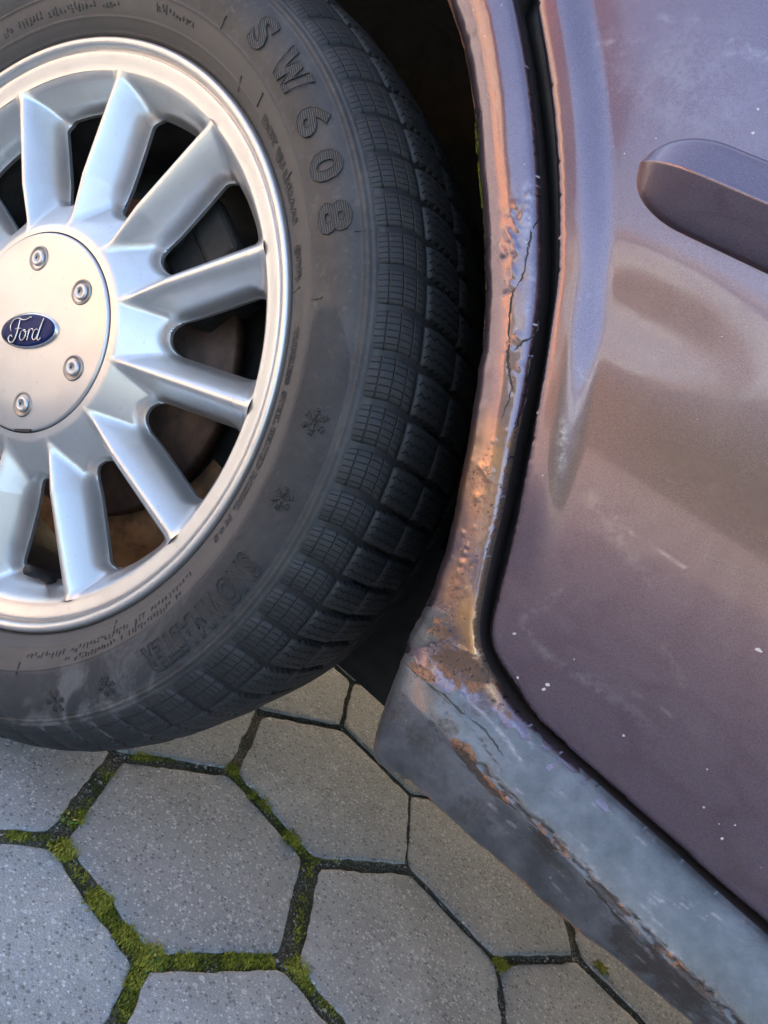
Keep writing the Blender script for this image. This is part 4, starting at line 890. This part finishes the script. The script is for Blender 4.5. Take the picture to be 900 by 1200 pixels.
# shell of the car behind the side panels: floor, far side, cabin and roof
def prism(poly, y0, y1):
    n = len(poly); V = [(a, y0, b) for a, b in poly] + [(a, y1, b) for a, b in poly]
    return V, [tuple(range(n)), tuple(range(2 * n - 1, n - 1, -1))] + [(i, i + n, (i + 1) % n + n, (i + 1) % n) for i in range(n)]
nl = np.zeros((1, 3))
def painted(name, V, Fs, smooth=False, parent=None): return mesh_obj(name, V, Fs, M['paint'], parent or car, smooth=smooth, attrs={k_: np.zeros((len(V), 3)) for k_ in ('wear', 'scuff', 'stain')})
arcp = [(.385 * math.cos(a), ZC + .385 * math.sin(a)) for a in np.radians(np.linspace(190, -2, 24))]
low = [(-.95, .34), (-.42, .27)] + arcp + [(.44, .275), (2.2, .275), (2.28, .6), (2.5, .7), (2.8, .7), (3.05, .55), (3.1, .3), (3.35, .3), (3.4, .55), (3.2, .72), (2.3, .90), (-.95, .92)]
V, Fs = prism(low, .022, .30); mesh_obj('inner_side', V, Fs, M['liner'], car, smooth=False)
low2 = [(-.95, .34), (.42, .29), (2.2, .29), (3.35, .32), (3.4, .55), (3.2, .72), (2.3, .90), (-.95, .92)]
V, Fs = prism(low2, .302, 1.70); painted('body_shell', V, Fs)
V, Fs = prism([(XF + .012, .30), (2.24, .30), (2.28, .62), (2.34, .90), (XF + .012, .93)], -.002, .02); painted('front_door', V, Fs)
V, Fs = prism([(2.30, .62), (2.5, .715), (2.8, .715), (3.06, .56), (3.12, .3), (3.36, .3), (3.41, .55), (3.2, .73), (2.36, .90)], -.002, .02); painted('front_wing', V, Fs)
V, Fs = prism([(-.9, .935), (2.1, .93), (1.45, 1.36), (-.55, 1.38)], .10, 1.62); mesh_obj('cabin_glass', V, Fs, M['glass'], car, smooth=False)
V, Fs = prism([(1.5, 1.362), (1.3, 1.40), (-.5, 1.42), (-.62, 1.382)], .14, 1.58); painted('roof', V, Fs)
for xs_ in ((2.1, 1.46), (1.02, .98), (.14, .05), (-.86, -.56)):
    V, Fs = merge([prism([(xs_[0] - .05, .93), (xs_[0] + .05, .93), (xs_[1] + .05, 1.385), (xs_[1] - .05, 1.385)], .085, .16)]); painted('pillar', V, Fs)

V, Fs = merge([box((.25, .85, .235), (1.3, 1.0, .13)), box((.30, .44, .20), (.5, .09, .07)), box((.02, .30, .27), (.10, .22, .10)), box((.33, .26, .222), (.54, .08, .145))]); mesh_obj('underbody_blockers', V, Fs, M['liner'], car, smooth=False)  # dark tank and arm boxes, added to block sun and bright ground

# ------------------------------------------------------------------ across the drive: unseen things added for the paint and alloy to mirror
gw = empty('reflection_wall', (-4.9, -7, 0)); tag(gw, 'unseen low terracotta wall with stone coping, added for warm reflections', 'wall')
V, Fs = box((0, 0, .6), (5.6, .24, 1.2)); mesh_obj('wall_face', V, Fs, mat_simple('terracotta_render', (.46, .26, .15), .9, scale=6, bump=.002), gw, smooth=False)
V, Fs = box((0, 0, 1.237), (5.7, .32, .07)); mesh_obj('coping', V, Fs, mat_simple('sandstone', (.5, .42, .32), .9, scale=8), gw, smooth=False)
hs = empty('reflection_house', (-14.5, -14, 0)); tag(hs, 'unseen cream rendered two storey building, added to reflect in paint and alloy', 'reflection_house')
V, Fs = box((0, 0, 2.9), (15, 6, 5.8)); mesh_obj('wall', V, Fs, mat_simple('cream_render', (.33, .3, .26), .9, scale=2), hs, smooth=False)
V, Fs = prism([(-7.9, 5.7), (7.9, 5.7), (7.0, 8.6), (-7.0, 8.6)], -3.4, 3.4); mesh_obj('roof', V, Fs, mat_simple('roof_tile', (.3, .13, .08), .9, scale=5), hs, smooth=False)
for wx in (-5.5, -2.2, 1.4, 5.2):
    for wz in (1.6, 4.2):
        V, Fs = box((wx, 3.0, wz), (1.25, .12, 1.4)); w_ = mesh_obj('window', V, Fs, M['glass'], hs, smooth=False)
        V, Fs = merge([box((wx, 3.05, wz + sg * .72), (1.4, .14, .08)) for sg in (-1, 1)] + [box((wx + sg * .66, 3.05, wz), (.08, .14, 1.36)) for sg in (-1, 1)]); mesh_obj('frame', V, Fs, mat_simple('white_frame', (.7, .7, .68), .5), w_, smooth=False)

h2 = empty('reflection_bungalow', (-1, -18, 0)); tag(h2, 'unseen pale blue grey flat roofed building, added to lighten the door reflections', 'building')
V, Fs = box((0, 0, 2.1), (12, 6, 4.2)); mesh_obj('wall', V, Fs, mat_simple('pale_render', (.33, .43, .52), .9, scale=1.5), h2, smooth=False)
V, Fs = box((0, 0, 4.35), (12.5, 6.5, .28)); mesh_obj('roof', V, Fs, mat_simple('roof_edge', (.2, .2, .2), .9), h2, smooth=False)
for wx in (-4.5, -1.5, 1.5, 4.5):
    for wz in (2.6,): V, Fs = box((wx, 3.0, wz), (1.5, .12, 1.3)); mesh_obj('window', V, Fs, M['glass'], h2, smooth=False)
# clipped greenery out of view, added to give the door darker reflections
hg = empty('reflection_hedge', (3.2, -7.2, 0)); tag(hg, 'unseen clipped greenery across the drive, added for the door to mirror', 'reflection_hedge')
V, Fs = box((0, 0, .8), (10.2, .7, 1.6)); mesh_obj('hedge_core', V, Fs, mat_simple('hedge_shade', (.03, .045, .015), .9), hg, smooth=False)
r_ = np.random.default_rng(5); n_ = 9000; c_ = np.stack([r_.uniform(-5.1, 5.1, n_), np.where(r_.uniform(size=n_) < .75, .38, r_.uniform(-.4, .4, n_)) + r_.normal(size=n_) * .05, r_.uniform(.05, 1.68, n_)], 1); c_[:, 2] = np.where(c_[:, 1] < .28, 1.62 + r_.normal(size=n_) * .05, c_[:, 2])
d1 = r_.normal(size=(n_, 3)); d1 /= np.linalg.norm(d1, axis=1)[:, None]; d2 = np.cross(d1, r_.normal(size=(n_, 3))); d2 /= np.linalg.norm(d2, axis=1)[:, None]
V = np.stack([c_ - d1 * .035, c_ + d2 * .02, c_ + d1 * .035, c_ - d2 * .02], 1).reshape(-1, 3); mesh_obj('leaves', V, np.arange(n_ * 4).reshape(-1, 4), mat_simple('hedge_leaf', (.1, .13, .035), .6, scale=3, bump=0), hg, smooth=False)['kind'] = 'stuff'

# moss clinging to the arch lip
st = []
for (x0, y0), (x1, y1), w, n in [((556, 148), (556, 166), .0024, 230), ((556, 160), (557, 182), .0020, 170), ((558, 192), (561, 225), .0012, 160), ((561, 225), (563, 245), .0014, 90), ((564, 250), (566, 280), .0008, 40), ((566, 300), (567, 345), .0006, 40)]: st.append((at(x0 + 2, y0, .004), at(x1 + 2, y1, .004), w * .8, n, .001, .15))
lw = [at(a, b, .0) for a, b in [(446, 845), (444, 868), (452, 888)]]
for a, b, n in zip(lw[:-1], lw[1:], (90, 130)): st.append((a, b, .003, n, .002, .3))
moss_patch('moss', st, 11, 'olive moss clinging to the rusty wheel arch lip', size=.6)
